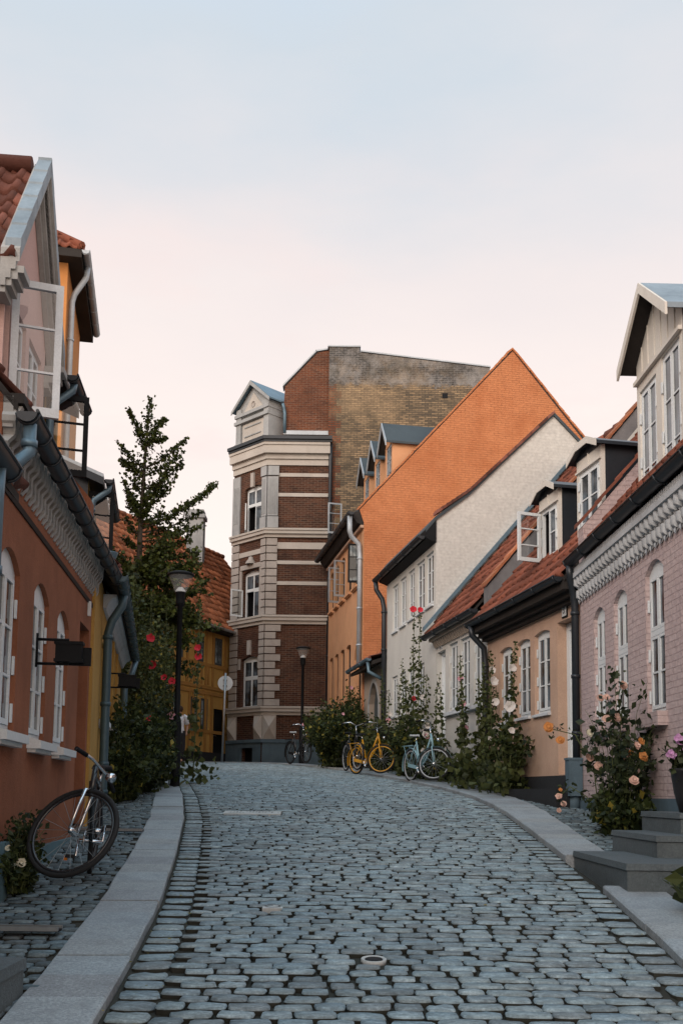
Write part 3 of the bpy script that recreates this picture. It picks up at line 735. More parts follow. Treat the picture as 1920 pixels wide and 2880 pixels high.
def dormer_low(fr,a0,a1,w,zb,zt,parent,label,open_=False,bars=(.5,),back=1.9):
    P=fr.P; mb=MB(); am=(a0+a1)/2; x0,x1,c,d=a0+.07,a1-.07,zb+.12,zt-.22
    wall_open(mb,fr,a0,a1,zb-.5,zt,[(x0,x1,c,d,0)],.06,w)
    fr.box(mb,am-.012,am+.012,d+.03,zt,w+.001,w+.02); fr.box(mb,a0,a1,d+.01,d+.035,w+.001,w+.03)
    mb.m=1
    for a in (a0-.002,a1+.002): mb.poly([P(a,zb-.5,w-.06),P(a,zt+.06,w-.06),P(a,zt+.06,w-back),P(a,zb-.5,w-back)])
    for a in (a0,a1): mb.m=0; mb.poly([P(a,zb-.5,w),P(a,zt,w),P(a,zt,w-.06),P(a,zb-.5,w-.06)])
    dm=mb.build('dormer',['creampaint','darkzinc'],parent); dm['label']=label
    rb=MB(); e=.10; k=.12; prof=[(a0-e,zt+.02),(a0+.26*(a1-a0),zt+.17),(a1-.26*(a1-a0),zt+.17),(a1+e,zt+.02)]
    for (p,z),(q,z2) in zip(prof,prof[1:]):
        rb.m=0; A=[P(p,z,w+k),P(q,z2,w+k),P(q,z2,w-back),P(p,z,w-back)]; rb.hexa([v-V(0,0,.05) for v in A],A)
        rb.m=1; rb.prism([P(p,z-.09,w+k+.002),P(p,z+.015,w+k+.002),P(q,z2+.015,w+k+.002),P(q,z2-.09,w+k+.002)],fr.n*.012)
    rb.m=0; rb.poly([P(a,z,w+.01) for a,z in [(a0,zt-.01)]+prof+[(a1,zt-.01)]])
    rb.build('roof',['darkzinc','creampaint'],dm)
    f2=Fr(0,0,1,0,'R'); f2.o=fr.P(0,0,w); f2.o.z=0; f2.d=fr.d; f2.n=fr.n
    wd=window(f2,x0,x1,c,d,dm,'wpaint',rec=.02,bars=bars,skip=(((1,0),) if open_ else ()),hinges=True)
    for ch in list(wd.children): ch.parent=dm
    if open_:
        sw=open_leaf(f2,x1-.02,c+.02,d-.02,.43,math.radians(80),dm,'wpaint',(.33,.66),w0=.02,fw=.05,sgn=-1)
        for ch in list(sw.children): ch.parent=dm
    return dm
dormer_low(FR2,-.30,.54,-.32,5.40,6.62,H,'dormer with closed two leaf window')
dormer_low(FR2,1.24,2.04,-.32,5.24,6.45,H,'dormer with one white sash swung open',True)
downpipe([FR2.P(3.62,4.56,.36),FR2.P(3.62,4.40,.34),FR2.P(3.66,4.18,.10),FR2.P(3.66,3.9,.07),FR2.P(3.66,2.4,.07),FR2.P(3.66,1.95,.08),FR2.P(3.72,1.72,.18)],H,'darkzinc',.055,[FR2.P(3.66,z,.07) for z in (3.85,3.0)])
# ---- small off-white house
H=thing('terraced_house','low off-white house with dentil frieze and pale door, between peach and tall white houses','house',tuple(FR2.P(5.4,1.7,0)))
ops=[(6.37,6.98,2.35,4.56,0),(5.54,6.12,3.20,4.61,.0),(4.77,5.35,3.20,4.60,0),(4.02,4.55,3.20,4.60,0)]
mb=MB(); shell(mb,FR2,3.75,7.09,1.2,4.92,[(0,4.92),(-3.15,8.75),(-6.3,4.9)],ops,.16); mb.build('wall','white',H)
for a,b,c,d,r in ops[1:]: window(FR2,a,b,c,d,H,rec=.06,bars=(.33,.66),hinges=True)
mb=MB(); FR2.box(mb,3.9,6.3,3.13,3.2,.002,.09); mb.build('sill','wpaint_old',H)
door(FR2,6.37,6.98,2.35,4.56,H,rec=.12)
plinth(FR2,3.75,7.09,1.2,2.15,H,'darkplinth',.05)
tile_roof(FR2,4.02,7.10,(.20,4.98),(-3.15,8.95),(-6.5,4.8),H,'tile')
mb=MB(); Q=[(-.02,4.6),(-.02,5.36),(-3.15,9.14),(-6.3,5.3),(-6.3,4.6)]; mb.prism([FR2.P(3.752,z,w) for w,z in Q],FR2.d*.25); pw=mb.build('parapet','greyplaster',H); pw['label']='bare grey cement gable above the peach roof'
mb=MB(); n=14
for i in range(n):
    t0,t1=i/n,(i+1)/n; w0,w1=.02-3.19*t0,.02-3.19*t1; z0,z1=5.37+3.84*t0,5.37+3.84*t1
    mb.prism([FR2.P(3.71,z0+.01,w0),FR2.P(3.71,z0+.07,w0),FR2.P(3.71,z1+.045,w1),FR2.P(3.71,z1-.01,w1)],FR2.d*.34)
mb.build('coping','tile_orange',pw)
mb=MB(); FR2.box(mb,3.75,7.09,4.80,4.88,.002,.16)
for k in range(23):
    a=3.85+k*.14; mb.hexa([FR2.P(a,4.66,.002),FR2.P(a+.075,4.66,.002),FR2.P(a+.07,4.66,.05),FR2.P(a+.005,4.66,.05)],[FR2.P(a,4.80,.002),FR2.P(a+.075,4.80,.002),FR2.P(a+.075,4.80,.12),FR2.P(a,4.80,.12)])
mb.build('frieze','beige',H)
gutter(FR2,3.78,7.20,4.92,.24,H,'darkzinc',.07)
mb=MB(); FR2.box(mb,6.60,6.78,4.61,4.76,.002,.015); np_=mb.build('number_plate','wpaint_old',H); mb=MB(); FR2.box(mb,6.64,6.74,4.62,4.64,.0151,.019); mb.build('mark','black',np_)
mb=MB(); n=12
for i in range(n):   # lead flashing up the tall house's gable
    t0,t1=i/n,(i+1)/n; w0,w1=.3-3.4*t0,.3-3.4*t1; z0,z1=5.02+4.0*t0,5.02+4.0*t1
    mb.prism([FR2.P(6.98,z0,w0),FR2.P(6.98,z0+.10,w0),FR2.P(6.98,z1+.10,w1),FR2.P(6.98,z1-.02,w1)],FR2.d*.1)
mb.build('flashing','zincblue',H)
# ---- tall white house
H=thing('terraced_house','tall white house with bare brick gable and row of five upper windows','house',tuple(FR2.P(9.4,1.9,0)))
up=[(7.28,7.90,5.70,6.90,0),(8.02,8.68,5.70,6.89,0),(8.88,9.46,5.69,6.87,0),(9.68,10.25,5.67,6.86,0),(10.48,11.05,5.65,6.84,0)]
lo=[(8.02,8.60,3.48,4.50,0),(8.88,9.46,3.48,4.50,0),(9.68,10.25,3.48,4.50,0),(10.48,11.05,3.48,4.50,0)]
mb=MB(); prof=[(0,7.55),(-.77,8.14),(-1.5,8.88),(-2.76,10.12),(-4.2,8.75),(-5.6,7.5)]
wall_open(mb,FR2,7.1,11.7,1.5,7.55,up+lo,.12); FR2.quad(mb,7.1,11.7,1.5,7.5,-5.6)
mb.m=1
for s in (7.1,11.7): mb.poly([FR2.P(s,1.5,0)]+[FR2.P(s,z,w) for w,z in prof]+[FR2.P(s,1.5,-5.6)])
mb.build('wall',['white','whitebrick'],H)
for a,b,c,d,r in up+lo: window(FR2,a,b,c,d,H,rec=.05,bars=(.33,.66),sill=('wpaint_old',.05,.05,.02))
mb=MB(); rp=[(.24,7.30),(.0,7.60)]+[(w,z+.07) for w,z in prof[1:]]
for (w,z),(w2,z2) in zip(rp,rp[1:]): mb.prism([FR2.P(7.06,z-.07,w),FR2.P(7.06,z+.02,w),FR2.P(7.06,z2+.02,w2),FR2.P(7.06,z2-.07,w2)],FR2.d*4.7)
mb.m=1
for i in range(20):    # verge tiles
    t=i/20; seg=[(0,7.72),(-.77,8.28),(-1.5,9.0),(-2.76,10.24)]; L=3*t; k=min(2,int(L)); f=L-k
    w=seg[k][0]+(seg[k+1][0]-seg[k][0])*f; z=seg[k][1]+(seg[k+1][1]-seg[k][1])*f; L2=min(2.999,L+.17); k2=int(L2); f2=L2-k2
    w2=seg[k2][0]+(seg[k2+1][0]-seg[k2][0])*f2; z2=seg[k2][1]+(seg[k2+1][1]-seg[k2][1])*f2
    mb.prism([FR2.P(7.03,z-.06,w),FR2.P(7.03,z+.02,w),FR2.P(7.03,z2-.005,w2),FR2.P(7.03,z2-.07,w2)],FR2.d*.3)
mb.build('roof',['slate','tile_old'],H)
mb=MB(); mb.prism([FR2.P(7.07,z,w) for w,z in ((.0,7.02),(.22,7.10),(.25,7.28),(.0,7.60))],FR2.d*4.63); mb.build('eaves','black',H)
gutter(FR2,7.15,11.8,7.17,.30,H,'darkzinc',.075)
downpipe([FR2.P(11.72,7.1,.3),FR2.P(11.72,6.9,.28),FR2.P(11.70,6.65,.12),FR2.P(11.66,6.4,.08),FR2.P(11.66,2.1,.08)],H,'darkzinc',.065,[FR2.P(11.66,z,.08) for z in (6.3,5.3,4.2)])
# ---- gateway with grey arched door under a tiled lean-to
H=thing('gatehouse','low beige gateway with grey arched door under a tiled lean-to roof','gateway',tuple(FR2.P(13.2,2.2,-.1)))
mb=MB(); wall_open(mb,FR2,11.72,14.68,1.9,5.1,[(12.75,13.95,2.25,4.62,.55)],.18,-.05); FR2.quad(mb,11.72,14.68,1.9,5.1,-1.8); mb.build('wall','beige',H)
mb=MB(); f3=Fr(0,0,1,0,'R'); f3.o=FR2.P(0,0,-.05); f3.d=FR2.d; f3.n=FR2.n
ap=arch_pts(12.75,13.95,4.07,.55,10); 
mb.prism([f3.P(12.75,2.2,-.2)]+[f3.P(a,z,-.2) for a,z in ap]+[f3.P(13.95,2.2,-.2)],f3.n*.06)
for i in range(1,6):
    a=12.75+1.2*i/6; zt=4.07+.55*math.sin(pi*i/6)**.8; f3.box(mb,a-.008,a+.008,2.25,zt-.03,-.139,-.132)
dr=mb.build('door','greydoor',H)
mb=MB(); apo=arch_pts(12.66,14.04,4.07,.66,10)
for (x0,y0),(x1,y1),(u0,v0),(u1,v1) in zip(ap,ap[1:],apo,apo[1:]): mb.prism([f3.P(x0,y0,.002),f3.P(x1,y1,.002),f3.P(u1,v1,.002),f3.P(u0,v0,.002)],f3.n*.03)
f3.box(mb,12.66,12.75,2.2,4.07,.002,.032); f3.box(mb,13.95,14.04,2.2,4.07,.002,.032); mb.build('door_surround','greystucco',H)
mb=MB(); tiles(mb,FR2.P(11.74,5.12,.38),FR2.d,FR2.P(11.74,5.75,-1.4)-FR2.P(11.74,5.12,.38),2.94,1.9); mb.m=1
A=[FR2.P(11.74,5.02,.36),FR2.P(14.68,5.02,.36),FR2.P(14.68,5.66,-1.4),FR2.P(11.74,5.66,-1.4)]; mb.hexa([p-V(0,0,.1) for p in A],A); mb.build('roof',['tile_old','soffit'],H)
gutter(FR2,11.8,14.75,5.08,.44,H,'zincblue',.06)
downpipe([FR2.P(11.95,5.0,.44),FR2.P(11.95,4.75,.42),FR2.P(11.8,4.55,.1)],H,'zincblue',.05)
# ---- orange brick gable house
H=thing('terraced_house','apricot house with great orange painted brick gable and three slate dormers','house',tuple(FR2.P(17.6,2.3,0)))
up=[(15.35,16.15,7.85,9.30,.12),(16.5,17.2,7.85,9.28,.12),(17.6,18.25,7.85,9.26,.12),(18.65,19.25,7.85,9.24,.12),(19.65,20.2,7.85,9.22,.12)]
lo=[(16.5,17.2,4.5,6.2,.06),(17.55,18.2,4.5,6.2,.06),(18.6,19.2,4.5,6.2,.06),(19.6,20.2,4.5,6.2,.06)]
ar=(14.95,15.95,2.3,6.1,.5)
mb=MB(); wall_open(mb,FR2,14.7,20.6,1.9,9.9,up+lo+[ar],.16); FR2.quad(mb,14.7,20.6,1.9,9.9,-9.4)
mb.m=1
for s in (14.7,20.6): mb.poly([FR2.P(s,1.9,0),FR2.P(s,9.55,0),FR2.P(s,9.95,.14),FR2.P(s,15.35,-4.68),FR2.P(s,9.9,-9.4),FR2.P(s,1.9,-9.4)])
mb.build('wall',['apricot','orangebrick'],H)
for i,(a,b,c,d,r) in enumerate(up):
    window(FR2,a,b,c,d,H,'black',rise=r,rec=.08,bars=(.33,.66),sill=('apricot',.10,.09,.05),skip=((0,0),(1,0)) if i in (0,2,3) else (),glass='glass')
for a,b,c,d,r in lo: window(FR2,a,b,c,d,H,'black',rise=r,rec=.1,bars=(.33,.66),sill=('apricot',.09,.08,.04))
open_leaf(FR2,15.40,7.9,9.1,.38,math.radians(80),H,'black',(.33,.66),sgn=1,glass='glass_pale')
for s in (17.65,18.7): open_leaf(FR2,s,7.9,9.1,.42,math.radians(100),H,'zinc',(.33,.66),sgn=1)
door(FR2,14.95,15.95,2.3,5.6,H,rec=.18,frame='black',leaf='greydoor')
mb=MB(); 
rp=[(.36,9.82),(.1,10.05),(-4.68,15.43),(-9.6,9.85)]
for (w,z),(w2,z2) in zip(rp,rp[1:]): mb.prism([FR2.P(14.74,z-.08,w),FR2.P(14.74,z,w),FR2.P(14.74,z2,w2),FR2.P(14.74,z2-.08,w2)],FR2.d*5.9)
mb.m=1
for i in range(26):
    t=i/26; w=.18-4.86*t; z=10.0+5.46*t; w2=w-4.86/26; z2=z+5.46/26; z+=R.uniform(-.025,.025); w+=R.uniform(-.01,.01)
    mb.prism([FR2.P(14.68,z-.05,w),FR2.P(14.68,z+.035,w),FR2.P(14.68,z2+.005,w2),FR2.P(14.68,z2-.06,w2)],FR2.d*.3)
    w=-4.68-4.9*t; z=15.46-5.55*t; w2=w-4.9/26; z2=z-5.55/26; z+=R.uniform(-.025,.025)
    mb.prism([FR2.P(14.68,z-.05,w),FR2.P(14.68,z+.02,w),FR2.P(14.68,z2+.035,w2),FR2.P(14.68,z2-.06,w2)],FR2.d*.3)
mb.build('roof',['slate','orangebrick'],H)
mb=MB(); mb.prism([FR2.P(14.72,z,w) for w,z in ((0,9.5),(.2,9.55),(.32,9.72),(.35,9.86),(0,9.96))],FR2.d*5.9); mb.build('eaves','soffit',H)
gutter(FR2,14.5,20.75,9.82,.42,H,'darkzinc',.09)
mb=MB(); FR2.box(mb,14.72,20.6,9.42,9.5,.002,.10); mb.build('eaves_moulding','peach',H)
downpipe([FR2.P(14.75,9.75,.42),FR2.P(14.75,9.3,.42),FR2.P(14.80,9.15,.36),FR2.P(14.86,8.95,.12),FR2.P(14.86,8.6,.08),FR2.P(14.86,5.3,.08)],H,'zinc',.075,[FR2.P(14.86,z,.08) for z in (8.5,7.0,5.9)])
for i,s in enumerate((15.1,16.65,18.3)):
    dormer_gable(FR2,s,s+.95,-.95,10.9,12.35,12.95,H,'apricot','apricot','slate',2.6,over=.22,ov=.12,fascia='zinc',wins=((s+.14,s+.81,11.0,12.3),),wmat='zinc',fh=.16)
open_leaf(FR2,19.9,10.6,11.7,.5,math.radians(85),H,'zinc',(.33,.66),w0=-.3,sgn=-1)
# ================================================================== LEFT SIDE
FL1=Fr(-2.4,7,-.11,1,'L'); FL2=Fr(-2.85,11.2,-.185,1,'L')
# ---- nearest house (mostly out of frame): eave, gutter and pipe reach into view
H=thing('terraced_house','house at the far left edge of which only gutter end and downpipe show','house',tuple(FL1.P(-3,.6,-.3)))
mb=MB(); f0=Fr(0,0,1,0,'L'); f0.o=FL1.P(0,0,-.06); f0.d=FL1.d; f0.n=FL1.n
shell(mb,f0,-8,-.55,-.6,3.6,[(0,3.6),(-2.8,6.7),(-5.6,3.6)],[(-3.2,-2.4,1.7,3.0,0)],.12); mb.build('wall','cream',H)
window(f0,-3.2,-2.4,1.7,3.0,H)
tile_roof(f0,-8,-.55,(.2,3.55),(-2.8,6.9),(-5.8,3.5),H,'tile_old')
gutter(f0,-8,-.86,3.56,.20,H,'darkzinc',.08)
downpipe([f0.P(-1.12,3.5,.20),f0.P(-1.12,3.3,.195),f0.P(-1.12,.75,.195)],H,'zincblue',.042,[f0.P(-1.12,z,.195) for z in (2.85,1.9)])
# ---- rust-orange house
H=thing('terraced_house','rust orange rendered house with wavy brick cornice and white window sills, nearest on the left','house',tuple(FL1.P(1.8,.9,0)))
wins=[(-.40,.24,1.93,3.24,.13),(.78,1.42,1.92,3.23,.13),(1.85,2.47,1.91,3.20,.13)]
dr=(3.14,3.80,1.15,3.28,0)
mb=MB(); shell(mb,FL1,-.53,3.92,.2,4.2,[(0,4.2),(-3,7.75),(-6,4.2)],wins+[dr],.17); mb.build('wall','rust',H)
for a,b,c,d,r in wins:
    window(FL1,a,b,c,d,H,'wpaint',rise=r,rec=.045,leaves=2,bars=(.33,.66),sill=('wpaint',.11,.085,.05),hinges=True)
mb=MB(); FL1.box(mb,3.14,3.8,.9,1.15,-.17,0); mb.build('threshold','step',H)
door(FL1,3.14,3.80,1.15,3.28,H,rec=.16,frame='black',leaf='greydoor')
mb=MB(); FL1.box(mb,-.53,.42,.1,1.14,.003,.045); FL1.box(mb,.42,3.14,.1,1.04,.003,.03); mb.build('plinth','slateblue',H)
mb=MB(); FL1.box(mb,-.53,3.92,3.565,3.615,.002,.012); mb.build('string_line','black',H)
# cornice of waving brick ribs
mb=MB(); FL1.box(mb,-.53,4.22,3.98,4.2,.003,.07)
prof=[(3.70,.010,-.03),(3.78,.035,.03),(3.86,.05,-.03),(3.95,.08,.03),(4.04,.095,-.02),(4.14,.125,.02)]
fine=[]
for i in range(13):
    t=i/12*5; k=min(4,int(t)); f=t-k; f2=f*f*(3-2*f)
    fine.append((prof[k][0]+(prof[k+1][0]-prof[k][0])*f,prof[k][1]+(prof[k+1][1]-prof[k][1])*f,prof[k][2]+(prof[k+1][2]-prof[k][2])*f2))
k=0; a=-.5
while a<4.2:
    L=[FL1.P(a+ds*1.4-.028,z,w) for z,w,ds in fine]; Rr=[FL1.P(a+ds*1.4+.028,z,w) for z,w,ds in fine]; B0=[FL1.P(a+ds*1.4-.028,z,.001) for z,w,ds in fine]; B1=[FL1.P(a+ds*1.4+.028,z,.001) for z,w,ds in fine]
    n=len(fine); o=L+Rr+B0+B1
    mb.add(o,[(i,i+1,n+i+1,n+i) for i in range(n-1)]+[(i,i+1,2*n+i+1,2*n+i) for i in range(n-1)]+[(n+i,n+i+1,3*n+i+1,3*n+i) for i in range(n-1)]+[(0,n,3*n,2*n)])
    a+=.135
mb.build('wave_cornice','moulding',H)
tile_roof(FL1,-.53,3.66,(.10,4.2),(-3,7.9),(-6.2,4.1),H,'tile_old')
mb=MB(); FL1.box(mb,-.53,4.3,4.15,4.22,-.05,.14); mb.build('eaves','soffit',H)
gutter(FL1,-.62,4.62,4.06,.18,H,'darkzinc',.07,.42)
downpipe([FL1.P(-.54,4.0,.19),FL1.P(-.54,3.80,.19),FL1.P(-.60,3.70,.12),FL1.P(-.78,3.62,.06),FL1.P(-.88,3.52,.06)],H,'zincblue',.045,[FL1.P(-.54,3.86,.19)])
mb=MB(); Q=[(-.02,4.2),(-.02,4.75),(-3,8.25),(-6,4.7),(-6,4.2)]; mb.prism([FL1.P(3.66,z,w) for w,z in Q],FL1.d*.26); pp=mb.build('parapet','rust',H)
mb=MB(); FL1.box(mb,3.60,3.64,3.42,3.58,.002,.035); mb.build('number_plate','wpaint',H)
# gabled tile-roofed dormer
P=FL1.P; w=-.45; zb=4.6; a0,a1=1.22,3.02; am=2.12; ze,zp=6.30,7.50
mb=MB(); wall_open(mb,FL1,a0,a1,zb-.4,ze,[(1.24,1.43,4.70,5.98,0),(1.56,2.1,4.75,5.92,0),(2.25,2.85,4.75,5.92,0)],.1,w); mb.poly([P(a0,ze,w),P(a1,ze,w),P(am,zp,w)])
for a in (a0,a1): mb.poly([P(a,zb-.4,w),P(a,ze,w),P(a,ze,w-2.2),P(a,zb-.4,w-2.2)])
dm=mb.build('dormer','pinkpl',H); dm['label']='tall gabled dormer with lichened tile roof and open white sash'
rb=MB()
for sg in (-1,1):
    e=am+sg*1.12; zee=zp-1.12*1.2/.9
    A=P(e,zee+.06,w+.13); W=P(am,zp+.06,w+.13)-A
    if sg<0: tiles(rb,P(e,zee+.06,w-2.4),FL1.n,W,2.53,W.length,.2,.27,.035)
    else: tiles(rb,P(e,zee+.06,w-2.4),FL1.n,W,2.53,W.length,.2,.27,.035)
    rb.m=1; U0=[P(e,zee+.0,w+.12),P(am,zp+.0,w+.12),P(am,zp+.0,w-2.4),P(e,zee+.0,w-2.4)]; rb.hexa([p-V(0,0,.05) for p in U0],U0); rb.m=0
rb.tube([P(am,zp+.10,w-2.4),P(am,zp+.11,w-1.2),P(am,zp+.12,w-.02)],.085,8)
rb.build('roof',['tile_old','soffit'],dm)
fb=MB()
for sg in (-1,1):
    e=am+sg*1.14; zee=zp-1.14*1.2/.9
    for i,(q,h0,h1) in enumerate(((.16,.02,.14),(.13,-.05,.02),(.09,-.13,-.05),(.05,-.20,-.13))):
        fb.prism([P(e,zee+h0,w+.004),P(e,zee+h1,w+.004),P(am,zp+h1,w+.004),P(am,zp+h0,w+.004)],FL1.n*q)
    for k,(q,h) in enumerate(((.20,.0),(.15,-.06),(.10,-.12),(.05,-.18))):      # moulded eaves returns
        lo,hi=(e-sg*.02,e+sg*-.26); FL1.box(fb,min(lo,hi),max(lo,hi),zee+h-.07,zee+h-.008,w-.35,w+q)
fb.build('bargeboard','moulding',dm)
zb2=MB()
for sg in (-1,1):
    e=am+sg*1.12; zee=zp-1.12*1.2/.9; n=6
    for i in range(n):
        t0,t1=i/n,(i+1)/n; f=lambda t,d:P(e+(am-e)*t,zee+(zp-zee)*t+d,w+.165)
        zb2.prism([f(t0,.04),f(t0,.215),f(t1+.01,.195),f(t1+.01,.04)],-FL1.n*.13)
zb2.build('verge_flashing','leadgrey',dm)
f2=Fr(0,0,1,0,'L'); f2.o=P(0,0,w); f2.o.z=0; f2.d=FL1.d; f2.n=FL1.n
rm=MB(); f2.quad(rm,1.22,1.45,4.65,6.0,-.12); rm.build('reveal','slateblue',dm)
for x0,x1,sk in ((1.56,2.1,()),(2.25,2.85,())):
    wd=window(f2,x0,x1,4.75,5.92,dm,'wpaint_old',rec=.04,bars=(.33,.66),skip=sk)
    for ch in list(wd.children): ch.parent=dm
sw=open_leaf(f2,1.45,4.84,6.09,.44,math.radians(77),dm,'wpaint_old',(.33,.66),w0=.01,fw=.065,sgn=1)
for ch in list(sw.children): ch.parent=dm
# shed dormers with zinc roofs and pipes (one on this house, one on the ochre house)
def shed_dormer(fr,a0,a1,w,zb,zt,H,wall,label,leafw):
    P=fr.P; mb=MB(); x0,x1,c,d=a0+.10,a1-.1,zb+.1,zt-.12
    wall_open(mb,fr,a0,a1,zb-.5,zt,[(x0,x1,c,d,0)],.08,w); mb.m=1
    for a in (a0-.001,a1+.001): mb.poly([P(a,zb-.5,w),P(a,zt,w),P(a,zt+.75,w-1.8),P(a,zb-.5,w-1.8)])
    dm=mb.build('dormer',[wall,'darkzinc'],H); dm['label']=label
    rb=MB(); A=[P(a0-.14,zt+.0,w+.22),P(a1+.1,zt+.0,w+.22),P(a1+.1,zt+.85,w-1.9),P(a0-.14,zt+.85,w-1.9)]; rb.hexa(A,[p+V(0,0,.05) for p in A])
    rb.m=1; B0=[p-V(0,0,.11)+fr.d*0 for p in A]; rb.hexa(B0,[p-V(0,0,.004) for p in A])
    rb.build('roof',['zinc','darkzinc'],dm)
    g=gutter(fr,a0-.12,a1+.1,zt-.02,w+.30,dm,'darkzinc',.06,.5)
    downpipe([P(a0+.02,zt-.06,w+.30),P(a0+.02,zt-.14,w+.29),P(a0+.02,zt-.30,w+.09),P(a0+.02,zt-.42,w+.06),P(a0+.02,zb-.25,w+.06)],dm,'zincblue',.042,[P(a0+.02,zt-.45,w+.06),P(a0+.02,zt-.95,w+.06)])
    f2=Fr(0,0,1,0,'L'); f2.o=P(0,0,w); f2.o.z=0; f2.d=fr.d; f2.n=fr.n
    wd=window(f2,x0,x1,c,d,dm,'black',rec=.03,bars=(.33,.66),skip=((0,0),))
    for ch in list(wd.children): ch.parent=dm
    sw=open_leaf(f2,x0+.02,c,d-.02,leafw,math.radians(80),dm,'black',(.33,.66),w0=.01,fw=.055,sgn=1,glass='clear')
    for ch in list(sw.children): ch.parent=dm
shed_dormer(FL1,3.34,4.15,-.50,4.85,6.0,H,'ochre','shed dormer with dark open sash and blue pipe',.44)
# ---- ochre house
H2=thing('terraced_house','long low ochre house with white cove cornice and dark gutter, behind the rust orange house','house',tuple(FL2.P(3.7,1.5,0)))
wins=[(1.22,1.78,2.42,3.42,0),(2.9,3.5,2.45,3.62,0),(4.25,4.85,2.48,3.62,0),(5.6,6.2,2.5,3.62,0)]
mb=MB(); shell(mb,FL2,-.3,7.5,.6,4.1,[(0,4.1),(-3,7.4),(-6,4.1)],wins,.16); mb.build('wall','ochre',H2)
for a,b,c,d,r in wins: window(FL2,a,b,c,d,H2,'black',rec=.11,bars=(.33,.66),sill=('wpaint_old',.12,.08,.05))
for a in (2.35,3.8,5.2): 
    mb=MB(); FL2.box(mb,a-.09,a+.09,1.0,3.80,.002,.035); mb.build('pilaster','ochre',H2)
mb=MB(); pts=[(.002,3.84),(.04,3.845),(.05,3.87),(.07,3.92),(.11,3.97),(.16,3.99),(.17,4.02),(.002,4.02)]
mb.prism([FL2.P(1.15,z,w) for w,z in pts],FL2.d*6.3); mb.build('cove_cornice','wpaint_old',H2)
plinth(FL2,-.2,7.5,.6,1.62,H2,'darkplinth',.03)
tile_roof(FL2,-.3,7.55,(.20,4.10),(-3,7.55),(-6.2,4.0),H2,'tile_old')
gutter(FL2,.22,7.7,4.06,.26,H2,'tealpipe',.065,.45)
downpipe([FL2.P(1.08,4.0,.26),FL2.P(1.08,3.86,.24),FL2.P(1.08,3.66,.12),FL2.P(1.08,3.5,.08),FL2.P(1.08,1.55,.08),FL2.P(1.08,1.32,.10)],H2,'tealpipe',.055,[FL2.P(1.08,z,.08) for z in (3.45,2.6,1.85,1.5)])
downpipe([FL2.P(7.5,4.0,.26),FL2.P(7.45,3.75,.2),FL2.P(7.4,3.55,.08),FL2.P(7.4,1.7,.08)],H2,'zincblue',.06,[FL2.P(7.4,3.0,.08)])
shed_dormer(FL2,2.62,4.5,-.36,4.75,5.98,H2,'ochre','shed dormer with ochre cheek and pale pipe',.36)
mb=MB(); q=FL2.P(1.85,4.72,.02); mb.lathe(q,[(.03,-.18),(.075,-.10),(.11,0),(.115,.012),(.10,.012)],12); mb.tube([q-V(0,0,.15),q-V(0,0,.75)],.05,10); mb.build('rain_hopper','zincblue',H2)
# ---- tall orange house standing back behind it
H=thing('town_house','tall narrow bright orange house with deep dark eaves and hipped tile roof','house',(-8,24,1.9))
f3=Fr(-6.58,22,-.19,1,'L'); P=f3.P
mb=MB(); 
for s in (0,3.8): mb.poly([P(s,1.0,0),P(s,14.0,0),P(s,14.0,-5),P(s,1.0,-5)])
wall_open(mb,f3,0,3.8,1.0,14.0,[(1.5,2.2,5.5,7.0,0),(2.7,3.4,5.5,7.0,0)],.12); f3.quad(mb,0,3.8,1.0,14.0,-5); mb.build('wall','tallorange',H)
for a in (1.5,2.7): window(f3,a,a+.7,5.5,7.0,H,'black')
mb=MB(); e=.33; C=[P(-e,14.15,e),P(3.8+e,14.15,e),P(3.8+e,14.15,-5-e),P(-e,14.15,-5-e)]; r0,r1=P(1.6,16.2,-2.5),P(2.7,16.2,-2.5)
tiles(mb,C[0],-f3.n,(P(1.6,16.2,-2.5)-(C[0]+C[3])*.5),6.0,(P(1.6,16.2,-2.5)-(C[0]+C[3])*.5).length,.25,.36) if False else None
mb.poly([C[0],C[1],r1,r0]); mb.poly([C[2],C[3],r0,r1]); mb.poly([C[1],C[2],r1]); mb.poly([C[3],C[0],r0])
def hip(mb,p,q,r,rs):
    U=(q-p); L=U.length; U.normalize(); h=((r-p)-U*((r-p).dot(U))); n=int(h.length/.34)
    for j in range(n):
        t=j/n; a=p+(r-p)*t; b=q+(rs-q)*t
        if (b-a).length>.3: tiles(mb,a+V(0,0,.03),U,h,(b-a).length,h.length/n,.24,h.length/n,.035)
hip(mb,C[3],C[0],r0,r0); hip(mb,C[0],C[1],r0,r1)
mb.m=1; mb.tube([C[0]+V(0,0,.05),r0+V(0,0,.08)],.11,8); mb.m=0
mb.build('roof',['tile','tile'],H)
mb=MB(); mb.hexa([p-V(0,0,.22) for p in C],[p-V(0,0,.02) for p in C]); mb.build('eaves','soffit',H)
gutter(f3,-.33,4.0,14.12,.42,H,'zinc',.09,.7)
downpipe([P(.35,14.05,.42),P(.35,13.8,.40),P(.35,13.35,.14),P(.35,13.15,.09),P(.35,2.0,.09)],H,'zinc',.07,[P(.35,z,.09) for z in (12.2,9.0)])
